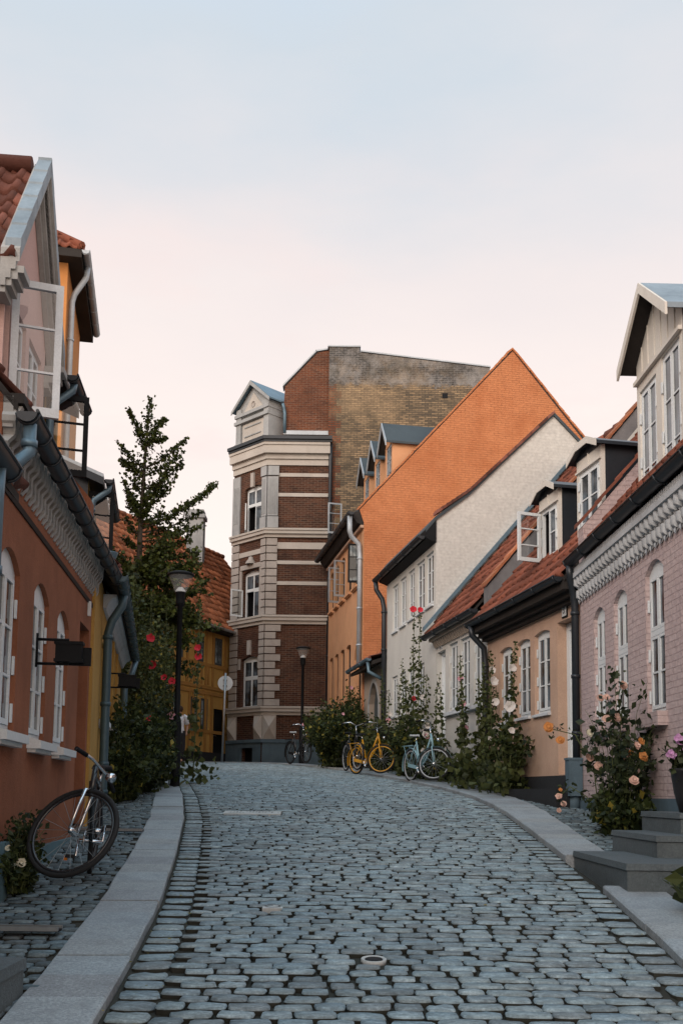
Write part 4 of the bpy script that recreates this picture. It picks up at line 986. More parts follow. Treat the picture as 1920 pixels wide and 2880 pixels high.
# ================================================================== HEAD OF THE STREET
FB=Fr(0,34.6,1,0,'L'); FC=Fr(-2.78,34.6,-1,1,'R')
H=thing('corner_building','dark red brick corner building with pale quoins and bands at the street head','building',(-1.6,35.6,2.4))
cw=[(.31,1.27,4.55,6.45,.10),(.31,1.27,7.85,9.65,.10),(.31,1.27,11.05,12.82,.08)]
mb=MB(); wall_open(mb,FC,0,1.92,2.3,14.2,cw+[(.42,1.12,2.4,3.15,0)],.2)
FB.quad(mb,-2.78,-.42,2.3,14.2,0)
lx,ly=-2.78-1.92*.7071,34.6+1.92*.7071
mb.poly([V(lx,ly,2.3),V(lx,ly,14.2),V(lx,44,14.2),V(lx,44,2.3)]); mb.poly([V(5.3,34.7,2.3),V(5.3,44,2.3),V(5.3,44,14.2),V(5.3,34.7,14.2)]); mb.poly([V(lx,44,2.3),V(5.3,44,2.3),V(5.3,44,14.2),V(lx,44,14.2)])
mb.build('wall','redbrick',H)
mb=MB(); T=[V(-2.3,34.75,14.0),V(-.5,34.75,14.0),V(-.5,34.75,17.88),V(-1.03,34.75,17.78),V(-2.22,34.75,16.45)]
mb.prism(T,V(0,.4,0)); mb.build('attic_gable','redbrick2',H)
mb=MB(); T=[V(-.6,34.58,2.3),V(5.3,34.58,2.3),V(5.3,34.58,17.19),V(.52,34.58,17.72),V(.50,34.58,17.92),V(-.6,34.58,17.92)]
mb.prism(T,V(0,.5,0)); pw=mb.build('party_wall','yellowbrick',H); pw['label']='blind yellow brick party wall, sooty grey at the top'
mb=MB(); mb.aabb(-.66,.55,34.54,35.1,17.92,17.97); 
mb.prism([V(.55,34.54,17.74),V(.55,34.54,17.79),V(5.32,34.54,17.25),V(5.32,34.54,17.20)],V(0,.6,0)); mb.prism([V(-1.1,34.7,17.80),V(-1.1,34.7,17.86),V(-.66,34.7,17.93),V(-.66,34.7,17.88)],V(0,.5,0)); mb.prism([V(-2.3,34.7,16.44),V(-2.3,34.7,16.52),V(-1.08,34.7,17.87),V(-1.08,34.7,17.80)],V(0,.5,0))
mb.aabb(4.86,5.12,34.575,34.579,16.0,16.3) if False else None
mb.build('coping','zinc',H)
mb=MB(); mb.aabb(3.55,3.75,34.571,34.579,16.0,16.2); mb.build('vent','black',pw)
mb=MB(); mb.prism([V(lx,37,14.2),V(-2.2,37,16.4),V(-.6,37,17.6),V(5.2,37,17.0),V(5.2,37,14.2)],V(0,6.8,0)); mb.build('roof','slate',H)
def wrap(name,z0,z1,pr,mat,x1=-.52,s1=1.92,parent=H,mb=None,build=True):
    m=mb or MB(); k=pr*math.tan(math.radians(22.5))
    m.hexa([FC.P(s1,z0,.003),FC.P(0,z0,.003),FC.P(-k,z0,pr),FC.P(s1,z0,pr)],[FC.P(s1,z1,.003),FC.P(0,z1,.003),FC.P(-k,z1,pr),FC.P(s1,z1,pr)])
    if x1 is not None: m.hexa([FB.P(-2.78,z0,.003),FB.P(x1,z0,.003),FB.P(x1,z0,pr),FB.P(-2.78-0*k,z0,pr)],[FB.P(-2.78,z1,.003),FB.P(x1,z1,.003),FB.P(x1,z1,pr),FB.P(-2.78,z1,pr)]); 
    if x1 is not None:
        # mitre
        m.hexa([FC.P(0,z0,.004),FC.P(-k,z0,pr-.001),FB.P(-2.78,z0,pr-.001)],[FC.P(0,z1,.004),FC.P(-k,z1,pr-.001),FB.P(-2.78,z1,pr-.001)])
    return m if (mb or not build) else m.build(name,mat,parent)
m=MB(); wrap('',13.40,13.62,.06,'',mb=m); wrap('',13.62,13.80,.12,'',mb=m); wrap('',13.80,14.10,.25,'',mb=m); wrap('',14.10,14.2,.29,'',mb=m); m.build('cornice','cream',H)
m=MB(); wrap('',14.2,14.28,.32,'',mb=m,x1=-.45); wrap('',14.28,14.40,.38,'',mb=m,x1=-.45); m.build('gutter','darkzinc',H)
m=MB(); m.aabb(-2.25,-.5,34.66,34.74,14.6,14.75); m.build('flashing','zinc',H)
for z in (10.72,7.55,4.28):
    m=MB(); wrap('',z,z+.12,.08,'',mb=m); wrap('',z+.12,z+.24,.16,'',mb=m); wrap('',z+.24,z+.31,.20,'',mb=m); m.build('ledge','cream',H)
for z,h in ((12.98,.13),(12.24,.13),(9.74,.13),(8.98,.13),(10.30,.24)):
    m=MB(); FB.box(m,-2.40,-.53,z,z+h,.003,.03); m.build('band','cream',H)
m=MB(); FC.box(m,.26,1.5,10.18,10.36,.003,.03); m.build('band','cream',H)
# rusticated quoins
m=MB()
def quoin(z0,z1,a,b,pr=.06):
    k=pr*.41; r=.02
    m.hexa([FC.P(a,z0+r,.003),FC.P(0,z0+r,.003),FC.P(-k,z0+r,pr),FC.P(a,z0+r,pr)],[FC.P(a,z1-r,.003),FC.P(0,z1-r,.003),FC.P(-k,z1-r,pr),FC.P(a,z1-r,pr)])
    m.hexa([FB.P(-2.78,z0+r,.002),FB.P(-2.78+b,z0+r,.002),FB.P(-2.78+b,z0+r,pr),FB.P(-2.755,z0+r,pr)],[FB.P(-2.78,z1-r,.002),FB.P(-2.78+b,z1-r,.002),FB.P(-2.78+b,z1-r,pr),FB.P(-2.755,z1-r,pr)])
n=11
def q_(fn,nm,mt):
    global m
    m=MB(); fn(); m.build(nm,mt,H)
for i in range(n): z=4.60+2.94*i/n; q_(lambda:quoin(z,z+2.94/n,.25,.58 if i%2==0 else .40),'quoin','sandstone')
for i in range(10): z=7.88+2.82*i/10; q_(lambda:quoin(z,z+.282,.25,.40),'quoin','sandstone')
for i in range(11):
    z=4.60+2.94*i/11; q_(lambda:FC.box(m,1.5,1.92,z+.02,z+.25,.003,.05),'quoin','sandstone')
for i in range(10): z=7.88+2.82*i/10; q_(lambda:FC.box(m,1.5,1.92,z+.02,z+.262,.003,.05),'quoin','sandstone')
m=MB()
quoin(11.05,11.5,.28,.42,.10); quoin(11.5,13.0,.25,.40,.06); quoin(13.0,13.38,.28,.42,.09)
for i in range(5): FB.box(m,-2.74+i*.07,-2.71+i*.07,11.6,12.9,.061,.08)
for i in range(3): FC.box(m,.05+i*.07,.08+i*.07,11.6,12.9,.061,.08)
m.build('pilaster','greystucco',H); m=MB(); FC.box(m,1.5,1.92,11.05,13.3,.003,.06)
for i in range(4): FC.box(m,1.56+i*.08,1.59+i*.08,11.5,12.9,.061,.08)
m.build('pilaster','greystucco',H)
for i,(a,b,c,d,r) in enumerate(cw):
    window(FC,a,b,c,d,H,'wpaint',rise=r,rec=.14,transom=.62,bars=(),fw=.06,glass='glass',skip=((1,0),) if i else ())
open_leaf(FC,1.27,7.95,8.95,.50,math.radians(100),H,'wpaint',(),w0=0,sgn=-1,fw=.05)
open_leaf(FC,1.20,11.1,12.1,.45,math.radians(40),H,'wpaint',(),w0=.0,sgn=-1,fw=.05)
for z in (6.75,13.0): q_(lambda:FC.box(m,.70,.88,z-.25,z+.28,.003,.08),'keystone','sandstone')
q_(lambda:(FC.box(m,.2,1.38,9.68,9.85,.003,.07),m.lathe(FC.P(.79,9.85,.05),[(.2,0),(.18,.08),(.1,.18),(.08,.26),(0,.3)],10)),'window_hood','sandstone')
for a in (.18,1.30):
    q_(lambda:FC.box(m,a,a+.12,6.0,6.4,.003,.05),'impost','sandstone'); q_(lambda:FC.box(m,a,a+.12,7.9,9.68,.003,.05),'window_jamb','sandstone')
# diamond-cut base stones and plinth
m=MB()
def diamond(fr,a0,a1,z0,z1,w,h):
    P=fr.P; c=P((a0+a1)/2,(z0+z1)/2,w+h); q=[P(a0,z0,w),P(a1,z0,w),P(a1,z1,w),P(a0,z1,w)]
    m.add(q+[c],[(0,1,4),(1,2,4),(2,3,4),(3,0,4)]); fr.box(m,a0,a1,z0,z1,.003,w)
m=MB(); diamond(FC,.0,.42,3.42,4.28,.06,.2); diamond(FB,-2.78,-2.30,3.42,4.28,.06,.2); m.build('base_stone','cream',H)
m=MB(); diamond(FC,1.45,1.92,3.42,4.28,.06,.2); m.build('base_stone','cream',H)

m=MB(); wrap('',3.30,3.42,.14,'',mb=m,x1=-.45)
wall_open(m,FC,-.04,1.95,2.3,3.30,[(.42,1.12,2.42,3.12,0)],.1,.10); FB.quad(m,-2.78,-.45,2.3,3.3,.10); m.build('plinth','bluegrey',H)
m=MB(); FC.quad(m,.4,1.14,2.4,3.14,-.15); m.build('cellar_dark_sheet','black',H)  # black sheet behind the cellar opening stands in for its dark inside
# pedimented attic on the bay
m=MB(); a0,a1=-.02,1.86
m.prism([FC.P(a0,14.3,-.05),FC.P(a1,14.3,-.05),FC.P(a1,15.95,-.05),FC.P(.92,16.75,-.05),FC.P(a0,15.95,-.05)],-FC.n*.75); d=m.build('attic','greystucco',H)
m=MB(); m.prism([FC.P(.35,14.75,-.05),FC.P(1.5,14.75,-.05),FC.P(1.5,15.1,-.05),FC.P(.35,15.1,-.05)],FC.n*.02) if False else None
FC.box(m,.32,1.52,14.62,15.30,-.049,-.02); m.build('panel','cream',d); m=MB(); m.prism([FC.P(.34,15.75,-.049),FC.P(1.5,15.75,-.049),FC.P(.92,16.42,-.049)],FC.n*.03); m.build('panel','cream',d)
m=MB(); 
for z,h,p in ((15.35,.12,.10),(15.62,.12,.08)): FC.box(m,a0-.02,a1+.05,z,z+h,-.82,p)
FC.box(m,a0-.03,.30,14.3,14.62,-.80,.05); FC.box(m,1.55,a1+.04,14.3,14.62,-.8,.05)
for lo,hi in ((a0,.26),(1.58,a1)): FC.box(m,lo,hi,14.62,15.95,-.049,.03)
FC.box(m,.45,1.4,14.78,14.82,-.019,.01); FC.box(m,.45,1.4,15.14,15.18,-.019,.01)
m.build('mouldings','greystucco',d)
m=MB(); m.lathe(FC.P(.92,15.98,-.018),[(0,0),(.10,0),(.10,.02),(.12,.02),(.12,0)],14,FC.n); m.build('roundel','sandstone',d)
m=MB()
for sg,e in ((-1,a0-.16),(1,a1+.16)):
    A=[FC.P(e,15.86,.14),FC.P(.92,16.80,.14),FC.P(.92,16.80,-2.2),FC.P(e,15.86,-2.2)]; m.m=0; m.hexa(A,[p+V(0,0,.06) for p in A]); m.m=1
    m.prism([FC.P(e,15.78,.142),FC.P(e,15.90,.142),FC.P(.92,16.84,.142),FC.P(.92,16.68,.142)],FC.n*.03)
m.build('roof',['zincblue','greystucco'],d)
downpipe([V(-2.28,34.6,15.75),V(-2.24,34.66,15.6),V(-2.2,34.66,15.4),V(-2.2,34.66,14.65)],H,'zincblue',.06)
downpipe([V(-.50,34.45,14.2),V(-.50,34.48,13.6),V(-.50,34.50,2.5)],H,'darkzinc',.07,[V(-.50,34.5,z) for z in (12.2,9.2,6.4)])
# ---- yellow half-timbered house across the side street
FY=Fr(-5.2,34,.45,1,'L'); FY.n=V(FY.d.y,-FY.d.x,0)
H=thing('half_timbered_house','ochre half-timbered house with orange pantile roof, beyond the lamp post','house',tuple(FY.P(0,2.5,0)))
yw=[(-1.05,-.62,6.15,7.15,0),(.22,.70,6.15,7.15,0),(1.40,1.95,6.15,7.15,0),(-1.2,-.7,3.75,4.85,0),(-.12,.38,3.75,4.85,0),(.55,1.05,3.75,4.85,0),(-4.2,-3.7,3.75,4.85,0),(1.42,2.25,2.55,4.55,0)]
mb=MB(); shell(mb,FY,-7,7,2.3,7.5,[(0,7.5),(-3.2,11.55),(-6.4,7.5)],yw,.08); mb.build('wall','ochre',H)
for a,b,c,d,r in yw[:7]: window(FY,a,b,c,d,H,'greydoor',rec=.03,bars=(.33,.66),glass='glass_pale')
door(FY,1.42,2.25,2.55,4.55,H,rec=.06,frame='black',leaf='black')
mb=MB()
for a in (-1.6,-.2,.05,.85,1.25,2.1,2.7,-3,-4.5): FY.box(mb,a-.07,a+.07,2.9,3.7 if False else 5.0,.002,.03)
for a in (-1.5,-.4,.1,.82,1.28,2.1): FY.box(mb,a-.06,a+.06,5.35,7.4,.002,.03)
for a in (-.1,.3,.55,1.0): FY.box(mb,a-.05,a+.05,5.36,6.05,.002,.025)
for z in (5.0,5.2,6.02,3.62): FY.box(mb,-7,7,z,z+.12,.0025,.036)
mb.build('timbers','timber',H)
plinth(FY,-7,7,2.3,2.95,H,'darkplinth',.05)
tile_roof(FY,-7,7,(.35,7.45),(-3.2,11.68),(-6.6,7.4),H,'tile_orange',tw=.24,row=.36)
mb=MB(); FY.box(mb,-7,7,7.30,7.42,.002,.36); mb.build('eaves','soffit',H)
gutter(FY,-7,7,7.42,.42,H,'zinc',.06,1.5)
mb=MB(); q=FY.P(4.1,10.6,-2.7); mb.aabb(q.x-.33,q.x+.33,q.y-.3,q.y+.3,10.3,12.9); mb.aabb(q.x-.40,q.x+.40,q.y-.37,q.y+.37,12.55,12.7); mb.build('chimney','greystucco',H)
# ================================================================== STREET THINGS
def lamp(loc,label):
    t=thing('street_lamp',label,'street lamp',loc,'street lamps along the lane')
    L=Vector(loc); mb=MB(); mb.lathe(L,[(.085,-.1),(.085,1.05),(.075,1.12),(.05,1.2),(.046,3.12),(.07,3.14),(.08,3.20)],14); mb.build('pole','black',t)
    mb=MB(); mb.lathe(L,[(.08,3.18),(.085,3.36),(.10,3.38),(.05,3.38)],16); mb.build('lamp_base','black',t)
    mb=MB(); mb.lathe(L,[(.0,3.47),(.04,3.47),(.085,3.41),(.095,3.375),(0,3.375)],16); mb.build('reflector','wpaint',t)
    mb=MB(); mb.lathe(L,[(.095,3.38),(.215,3.68)],24); mb.build('glass_cone','frost',t)
    mb=MB(); mb.lathe(L,[(.0,3.75),(.16,3.74),(.235,3.71),(.24,3.68),(.215,3.67),(0,3.68)],24); mb.build('canopy','black',t); return t
lamp((-2.86,17.0,zg(17)+.06),'nearer black street lamp with clear cone shade, by the climbing roses at the left kerb')
l2=lamp((-1.25,31.2,zg(31.2)+.02),'farther street lamp, in front of the dark brick corner building'); pass
t=thing('road_sign','round road sign on a thin grey pole, seen from its blank back','road sign',(-3.75,31.0,2.5))
mb=MB(); mb.tube([V(-3.75,31,2.4),V(-3.70,31,5.32)],.035,8); mb.build('pole','steel',t)
mb=MB(); mb.prism([V(-3.71+.24*math.cos(2*pi*i/32),31.045,5.0+.24*math.sin(2*pi*i/32)) for i in range(32)],V(0,.02,0)); dsk=mb.build('disc','wpaint',t)
mb=MB(); mb.aabb(-3.78,-3.64,31.0,31.05,5.08,5.11); mb.aabb(-3.78,-3.64,31.0,31.05,4.9,4.93); mb.build('clamp','steel',t)
# ---- plates let into the setts
def plate(x0,x1,y0,y1,label,cat,ring=True):
    yc=(y0+y1)/2; z=zg(yc)+.004; sl=(zg(y1)-zg(y0))/(y1-y0); t=thing('cover_plate',label,cat,((x0+x1)/2,yc,z))
    pt=lambda x,y,h:V(x,y,zg(yc)+(y-yc)*sl+h)
    mb=MB(); q=[(x0,y0),(x1,y0),(x1,y1),(x0,y1)]; mb.hexa([pt(x,y,-.05) for x,y in q],[pt(x,y,.012) for x,y in q]); mb.build('plate','cast',t)
    mb=MB(); cx=(x0+x1)/2
    if ring:
        n=20; a,b=(x1-x0)*.38,(y1-y0)*.38
        for i in range(n):
            f=lambda k,s:pt(cx+a*s*math.cos(2*pi*k/n),yc+b*s*math.sin(2*pi*k/n),.0165)
            mb.poly([f(i,1),f(i+1,1),f(i+1,.82),f(i,.82)])
    else:
        for i in range(17):
            x=x0+.08+i*.041; 
            for dy in (-.05,.0,.05):
                if R.random()<.7: h=.012; mb.poly([pt(x,yc+dy-h,.0165),pt(x+.022,yc+dy-h,.0165),pt(x+.022,yc+dy+h,.0165),pt(x,yc+dy+h,.0165)])
    mb.build('relief','black',t)
plate(-1.5,-.76,12.58,12.9,'long pale iron plate with pierced pattern set across the cobbles','plate',False)
plate(-.53,-.39,6.88,7.0,'small square pale cover with oval ring among the cobbles','plate')
t=thing('cover_plate','small round cover with pale rim, lowest in the cobbles','plate',(.20,5.63,zg(5.63)+.004))
mb=MB(); c=V(.20,5.63,zg(5.63)); ax=V(0,-.1,1); mb.lathe(c,[(.0,-.03),(.072,-.03),(.072,.003),(.064,.004),(.061,-.001),(0,-.001)],22,ax); mb.build('rim','cast',t)
mb=MB(); mb.lathe(c,[(.0,.001),(.050,.001),(.052,-.001)],18,ax); mb.build('lid','black',t)
# ---- iron rain channels across the pavement
def channel(xa,ya,xb,yb,label):
    t=thing('rain_channel',label,'drain',((xa+xb)/2,(ya+yb)/2,zg((ya+yb)/2)+.06)); a,b=V(xa,ya,zg(ya)+.075),V(xb,yb,zg(yb)+.075); u=(b-a).normalized(); v=V(-u.y,u.x,0)
    mb=MB()
    for s in (-1,1): mb.box((a+b)/2+v*.045*s,u*(b-a).length*.5,v*.012,V(0,0,.012))
    mb.build('channel_edge','steel',t); mb=MB(); mb.box((a+b)/2-V(0,0,.012),u*(b-a).length*.5,v*.034,V(0,0,.006)); mb.build('channel_bed','black',t)
channel(-2.36,5.95,-1.66,5.95,'iron rain channel crossing the pavement near the bottom left corner')
channel(-2.95,10.35,-2.06,10.35,'iron rain channel crossing the pavement behind the black bicycle')
# ---- steps
def block(mb,x0,x1,y0,y1,z0,z1,b=.012):
    mb.hexa([V(x0+b,y0+b,z0),V(x1-b,y0+b,z0),V(x1-b,y1-b,z0),V(x0+b,y1-b,z0)],[V(x0+b,y0+b,z1-.055),V(x1-b,y0+b,z1-.055),V(x1-b,y1-b,z1-.055),V(x0+b,y1-b,z1-.055)])
    a=b
    lo=[V(x0,y0,z1-.05),V(x1,y0,z1-.05),V(x1,y1,z1-.05),V(x0,y1,z1-.05)]; hi=[V(x0+.006,y0+.006,z1),V(x1-.006,y0+.006,z1),V(x1-.006,y1-.006,z1),V(x0+.006,y1-.006,z1)]
    mb.hexa(lo,hi)
t=thing('door_steps','three grey stone steps up to the pink house, bottom right','steps',(2.9,8.6,.9))
for x0,x1,y0,y1,z0,z1 in ((2.17,3.36,7.50,9.22,.5,1.005),(2.64,3.36,8.25,9.62,.9,1.19),(2.97,3.36,8.62,9.75,1.15,1.375)):
    mb=MB(); block(mb,x0,x1,y0,y1,z0,z1); mb.build('step','step',t)
t=thing('door_steps','low dark doorstep under the peach house with a lower tread','steps',(2.9,14.6,1.5))
for s0,s1,z1,w in ((-.2,.75,1.80,.24),(-.3,1.9,1.62,.42)):
    mb=MB(); FR2.box(mb,s0,s1,1.1,z1,.051,w); mb.build('step','darkplinth',t)
t=thing('door_steps','corner of a grey stone doorstep at the bottom left edge','steps',(-2,4.6,.6))
mb=MB(); block(mb,-2.42,-1.50,3.9,4.83,.3,.70); mb.build('step','step',t)
# ---- hanging signs (seen edge-on or blank from here)
def hang_sign(fr,a,z,w,h,label,grp):
    t=thing('hanging_sign',label,'shop sign',tuple(fr.P(a,z,.2)),grp); P=fr.P
    mb=MB()
    for dz in (0,h+.06): mb.tube([P(a,z+dz-.03,.0),P(a,z+dz-.03,.26)],.012,6)
    mb.tube([P(a,z-.06,.005),P(a,z+h+.08,.005)],.012,6); mb.tube([P(a,z-.03,.17),P(a,z+h*.5,.25),P(a,z+h+.03,.17)],.009,6)
    mb.build('bracket','black',t)
    mb=MB(); fr.box(mb,a-.05,a+.05,z,z+h,.16,.16+w); fr.box(mb,a-.058,a+.058,z-.014,z+.01,.15,.17+w); fr.box(mb,a-.058,a+.058,z+h-.01,z+h+.014,.15,.17+w); fr.box(mb,a+.06,a+.1,z-.03,z+h-.02,.20,.22+w); mb.build('sign_board','black',t)
hang_sign(FL1,.95,2.57,.21,.14,'black hanging sign box on an iron bracket from the rust orange wall','hanging signs on the left')
hang_sign(FL2,2.75,3.02,.24,.14,'small black hanging sign on the ochre house beside the bushes','hanging signs on the left')
# ================================================================== BICYCLES (built along +x: front wheel ahead)
def bicycle(name_label,frame,loc,rz,steer=0,r=.34,guard=None,rimmat='steel',basket=False,tyre='rubber',step=True,lean=0,drop=False,saddle='black',straight=False,ref=False,rack=True,spin=(0,0)):
    t=thing('bicycle',name_label,'bicycle',(0,0,0))
    wb=1.04; hub_r=V(0,0,r); hub_f=V(wb,0,r)
    hd_lo=V(wb-.10,0,r+.36); hd_hi=V(wb-.17,0,r+(.48 if straight else .55))
    bb=V(.42,0,r-.06); seat=V(.24,0,r+(.40 if straight else .46))
    axis=(hd_hi-hd_lo).normalized(); Rm=Matrix.Rotation(steer,4,axis)
    def st(p): return hd_lo+(Rm@(p-hd_lo))
    def wheel(c,f):
        W=MB(); W.tube([f(c+V(math.cos(q)*(r-.018),0,math.sin(q)*(r-.018))) for q in [2*pi*i/36 for i in range(36)]],.02,7,closed=True); w=W.build('wheel',tyre,t)
        W=MB(); W.tube([f(c+V(math.cos(q)*(r-.045),0,math.sin(q)*(r-.045))) for q in [2*pi*i/36 for i in range(36)]],.013,6,closed=True); W.build('rim',rimmat,w)
        W=MB()
        for i in range(20):
            q=2*pi*i/20; W.tube([f(c+V(0,(-1)**i*.03,0)),f(c+V(math.cos(q)*(r-.05),0,math.sin(q)*(r-.05)))],.0018,3,cap=False)
        W.build('spokes','steel',w)
        W=MB(); W.tube([f(c+V(0,-.055,0)),f(c+V(0,-.03,0)),f(c+V(0,.03,0)),f(c+V(0,.055,0))],[.012,.026,.026,.012],8); W.build('hub','chrome',w)
        return w
    wheel(hub_r,lambda p:p); wheel(hub_f,st)
    F=MB()
    if step: F.tube([hd_hi-axis*.02,V(.62,0,r+.17),bb+V(0.02,0,.05)],.018,8); F.tube([hd_lo,V(.6,0,r+.05),bb],.018,8)
    else: F.tube([hd_hi-axis*.03,seat-V(0,0,.04)],.016,8); F.tube([hd_lo,bb],.019,8)
    F.tube([bb,seat],.017,8); F.tube([hd_lo-axis*.03,hd_hi+axis*.03],.022,8)
    for s in (-1,1): F.tube([bb+V(0,.03*s,0),hub_r+V(0,.055*s,0)],.010,6); F.tube([seat-V(0,0,.06)+V(0,.02*s,0),hub_r+V(0,.055*s,0)],.009,6)
    F.build('frame',frame,t)
    F=MB()
    for s in (-1,1): F.tube([st(hd_lo+V(0,.0,-.03)),st(hd_lo+V(.005,.05*s,-.05)),st(V(wb-.055,.055*s,r+.17)),st(hub_f+V(0,.055*s,0))],[.016,.014,.012,.009],7)
    F.build('fork','chrome' if straight else frame,t)
    F=MB(); top=hd_hi+axis*(.02 if straight else .16); F.tube([hd_hi,top],.013,7)
    if straight: pts=[V(-.02,.31,-.015),V(.0,.12,.02),V(.0,-.12,.02),V(-.02,-.31,-.015)]
    else: pts=[V(-.24,.27,.02),V(-.10,.28,.05),V(.02,.16,.07),V(0,.0,.0),V(.02,-.16,.07),V(-.10,-.28,.05),V(-.24,-.27,.02)]
    F.m=0; F.tube([st(top+p+V(.03,0,0)) for p in pts],.012,7); F.m=1
    for s in (0,-1): 
        e=pts[s]; i=pts[1 if s==0 else -2]; dd=(Vector(i)-Vector(e)).normalized()*.12
        F.tube([st(top+e+V(.03,0,0)),st(top+e+dd+V(.03,0,0))],.018,8)
    F.build('handlebar',['chrome','black'],t)
    F=MB(); sp=seat+V(-.035,0,.10); F.tube([seat,sp],.013,7); F.build('seat_post','chrome',t)
    F=MB(); vs=[]
    for x,wd,z in ((-.13,.02,.03),(-.12,.085,.045),(-.04,.085,.04),(.06,.035,.035),(.14,.018,.035),(.16,.006,.02)):
        vs.append([sp+V(x,-wd,z-.035),sp+V(x,-wd*.8,z),sp+V(x,wd*.8,z),sp+V(x,wd,z-.035)])
    F.smooth=True
    for a,b in zip(vs,vs[1:]): F.add(a+b,[(0,1,5,4),(1,2,6,5),(2,3,7,6),(3,0,4,7)])
    F.smooth=False; F.poly(vs[0]); F.poly(vs[-1]); F.build('saddle',saddle,t)
    F=MB(); F.lathe(bb+V(0,-.05,0),[(.0,0),(.085,0),(.09,.004),(.085,.008),(0,.008)],20,V(0,1,0)); F.tube([bb+V(0,-.09,0),bb+V(.12,-.09,-.12)],.010,6); F.tube([bb+V(0,.09,0),bb+V(-.12,.09,.12)],.010,6); F.tube([bb+V(0,-.09,0),bb+V(0,.09,0)],.014,6); F.build('crank','chrome',t)
    for s in (-1,1):
        F=MB(); c=bb+V(-.12*s,.13*s,.12*s); F.box(c,V(.045,0,0),V(0,.035,0),V(0,0,.012)); F.build('pedal','rubber',t)
    F=MB(); F.box((bb+hub_r)/2+V(0,-.055,.0),(bb-hub_r)*.55,V(0,.006,0),V(0,0,.035)); F.build('chain_guard',guard or frame,t)
    if guard:
        for c,f,(q0,q1) in ((hub_r,lambda p:p,(.15,pi+.35)),(hub_f,st,(.45,pi+.35))):
            G=MB(); n=16; pr=[]
            for i in range(n+1):
                q=q0+(q1-q0)*i/n; pr.append([f(c+V(math.cos(q)*(r+.025),y,math.sin(q)*(r+.025-abs(y)*.4))) for y in (-.03,0,.03)])
            G.smooth=True
            for a,b in zip(pr,pr[1:]): G.add(a+b,[(0,1,4,3),(1,2,5,4)])
            G.tube([f(c+V(0,.05,0)),f(c+V(math.cos(2.6)*(r+.02),.03,math.sin(2.6)*(r+.02)))],.004,4)
            G.build('mudguard',guard,t)
        if rack:
            F=MB()
            for s in (-1,1): F.tube([V(.2,.06*s,2*r+.06),V(-.28,.06*s,2*r+.06)],.007,5); F.tube([V(-.2,.06*s,2*r+.06),hub_r+V(0,.06*s,0)],.006,5)
            for x in (-.28,-.12,.05): F.tube([V(x,-.06,2*r+.06),V(x,.06,2*r+.06)],.006,5)
            F.build('rack',guard,t)
    if basket:
        F=MB(); c=st(top+V(.2,0,-.1))
        for k in range(5):
            z=-.11+k*.055; s=.13+k*.008; F.tube([st(top+V(.2,0,-.1)+V(x*s,y*s*1.2,z)) for x,y in ((-1,-1),(1,-1),(1,1),(-1,1))],.005,4,closed=True)
        for x,y in ((-1,-1),(0,-1),(1,-1),(1,0),(1,1),(0,1),(-1,1),(-1,0)): F.tube([st(top+V(.2,0,-.1)+V(x*.13,y*.156,-.11)),st(top+V(.2,0,-.1)+V(x*.162,y*.19,.11))],.004,4)
        F.build('basket','black',t)
    if ref:
        F=MB(); F.box(bb+V(.12,-.16,-.135),V(.03,0,0),V(0,.012,0),V(0,0,.018)); F.build('reflector','amber',t)
    F=MB(); F.lathe(st(hd_lo+V(.06,0,.12)),[(0,0),(.03,.0),(.036,.05),(.0,.055)],10,st(hd_lo+V(1,0,0))-st(hd_lo)); F.build('front_light','chrome',t)
    t.location=loc; t.rotation_euler=(lean,0,rz); return t
def zb(y): return zg(y)+.044
bicycle('black bicycle with turned front wheel leaning by the rust orange wall','blackp',(-2.04,8.12,zb(8.0)-.03),math.radians(-80),math.radians(64),.355,rimmat='blackp',straight=True,step=False,ref=True,lean=math.radians(-5))
D.objects['bicycle'].name='bicycle'
bicycle('yellow bicycle with yellow mudguards and a dark basket among the flowers','yellowp',(.36,22.45,zb(22.4)-.03),math.radians(-58),math.radians(38),.325,guard='yellowp',basket=True,rimmat='yellowp')
bicycle('pale rimmed bicycle half hidden behind the yellow one','blackp',(.13,23.4,zb(23.4)),math.radians(-75),math.radians(8),.325,guard='black',rimmat='leather')
bicycle('light blue bicycle with pale rims and saddle in front of the tall white house','bluep',(1.40,19.55,zb(19.5)-.03),math.radians(-68),math.radians(48),.325,guard='bluep',rimmat='leather',saddle='leather')
bicycle('dark bicycle with pale saddle parked against the corner building','blackp',(-1.45,28.2,zb(28.2)),math.radians(-62),0,.33,guard='black',rimmat='black',saddle='leather')
# ================================================================== PLANTS
def tube_branch(mb,p0,d,L,r0,segs=6,wob=.25,up=.0,r1=.25):
    pts=[p0]; dd=d.normalized()
    for i in range(segs):
        dd=(dd+rdir()*wob/segs*1.6+V(0,0,up/segs)).normalized(); pts.append(pts[-1]+dd*(L/segs))
    mb.tube(pts,[r0+(r0*r1-r0)*i/segs for i in range(segs+1)],6); return pts
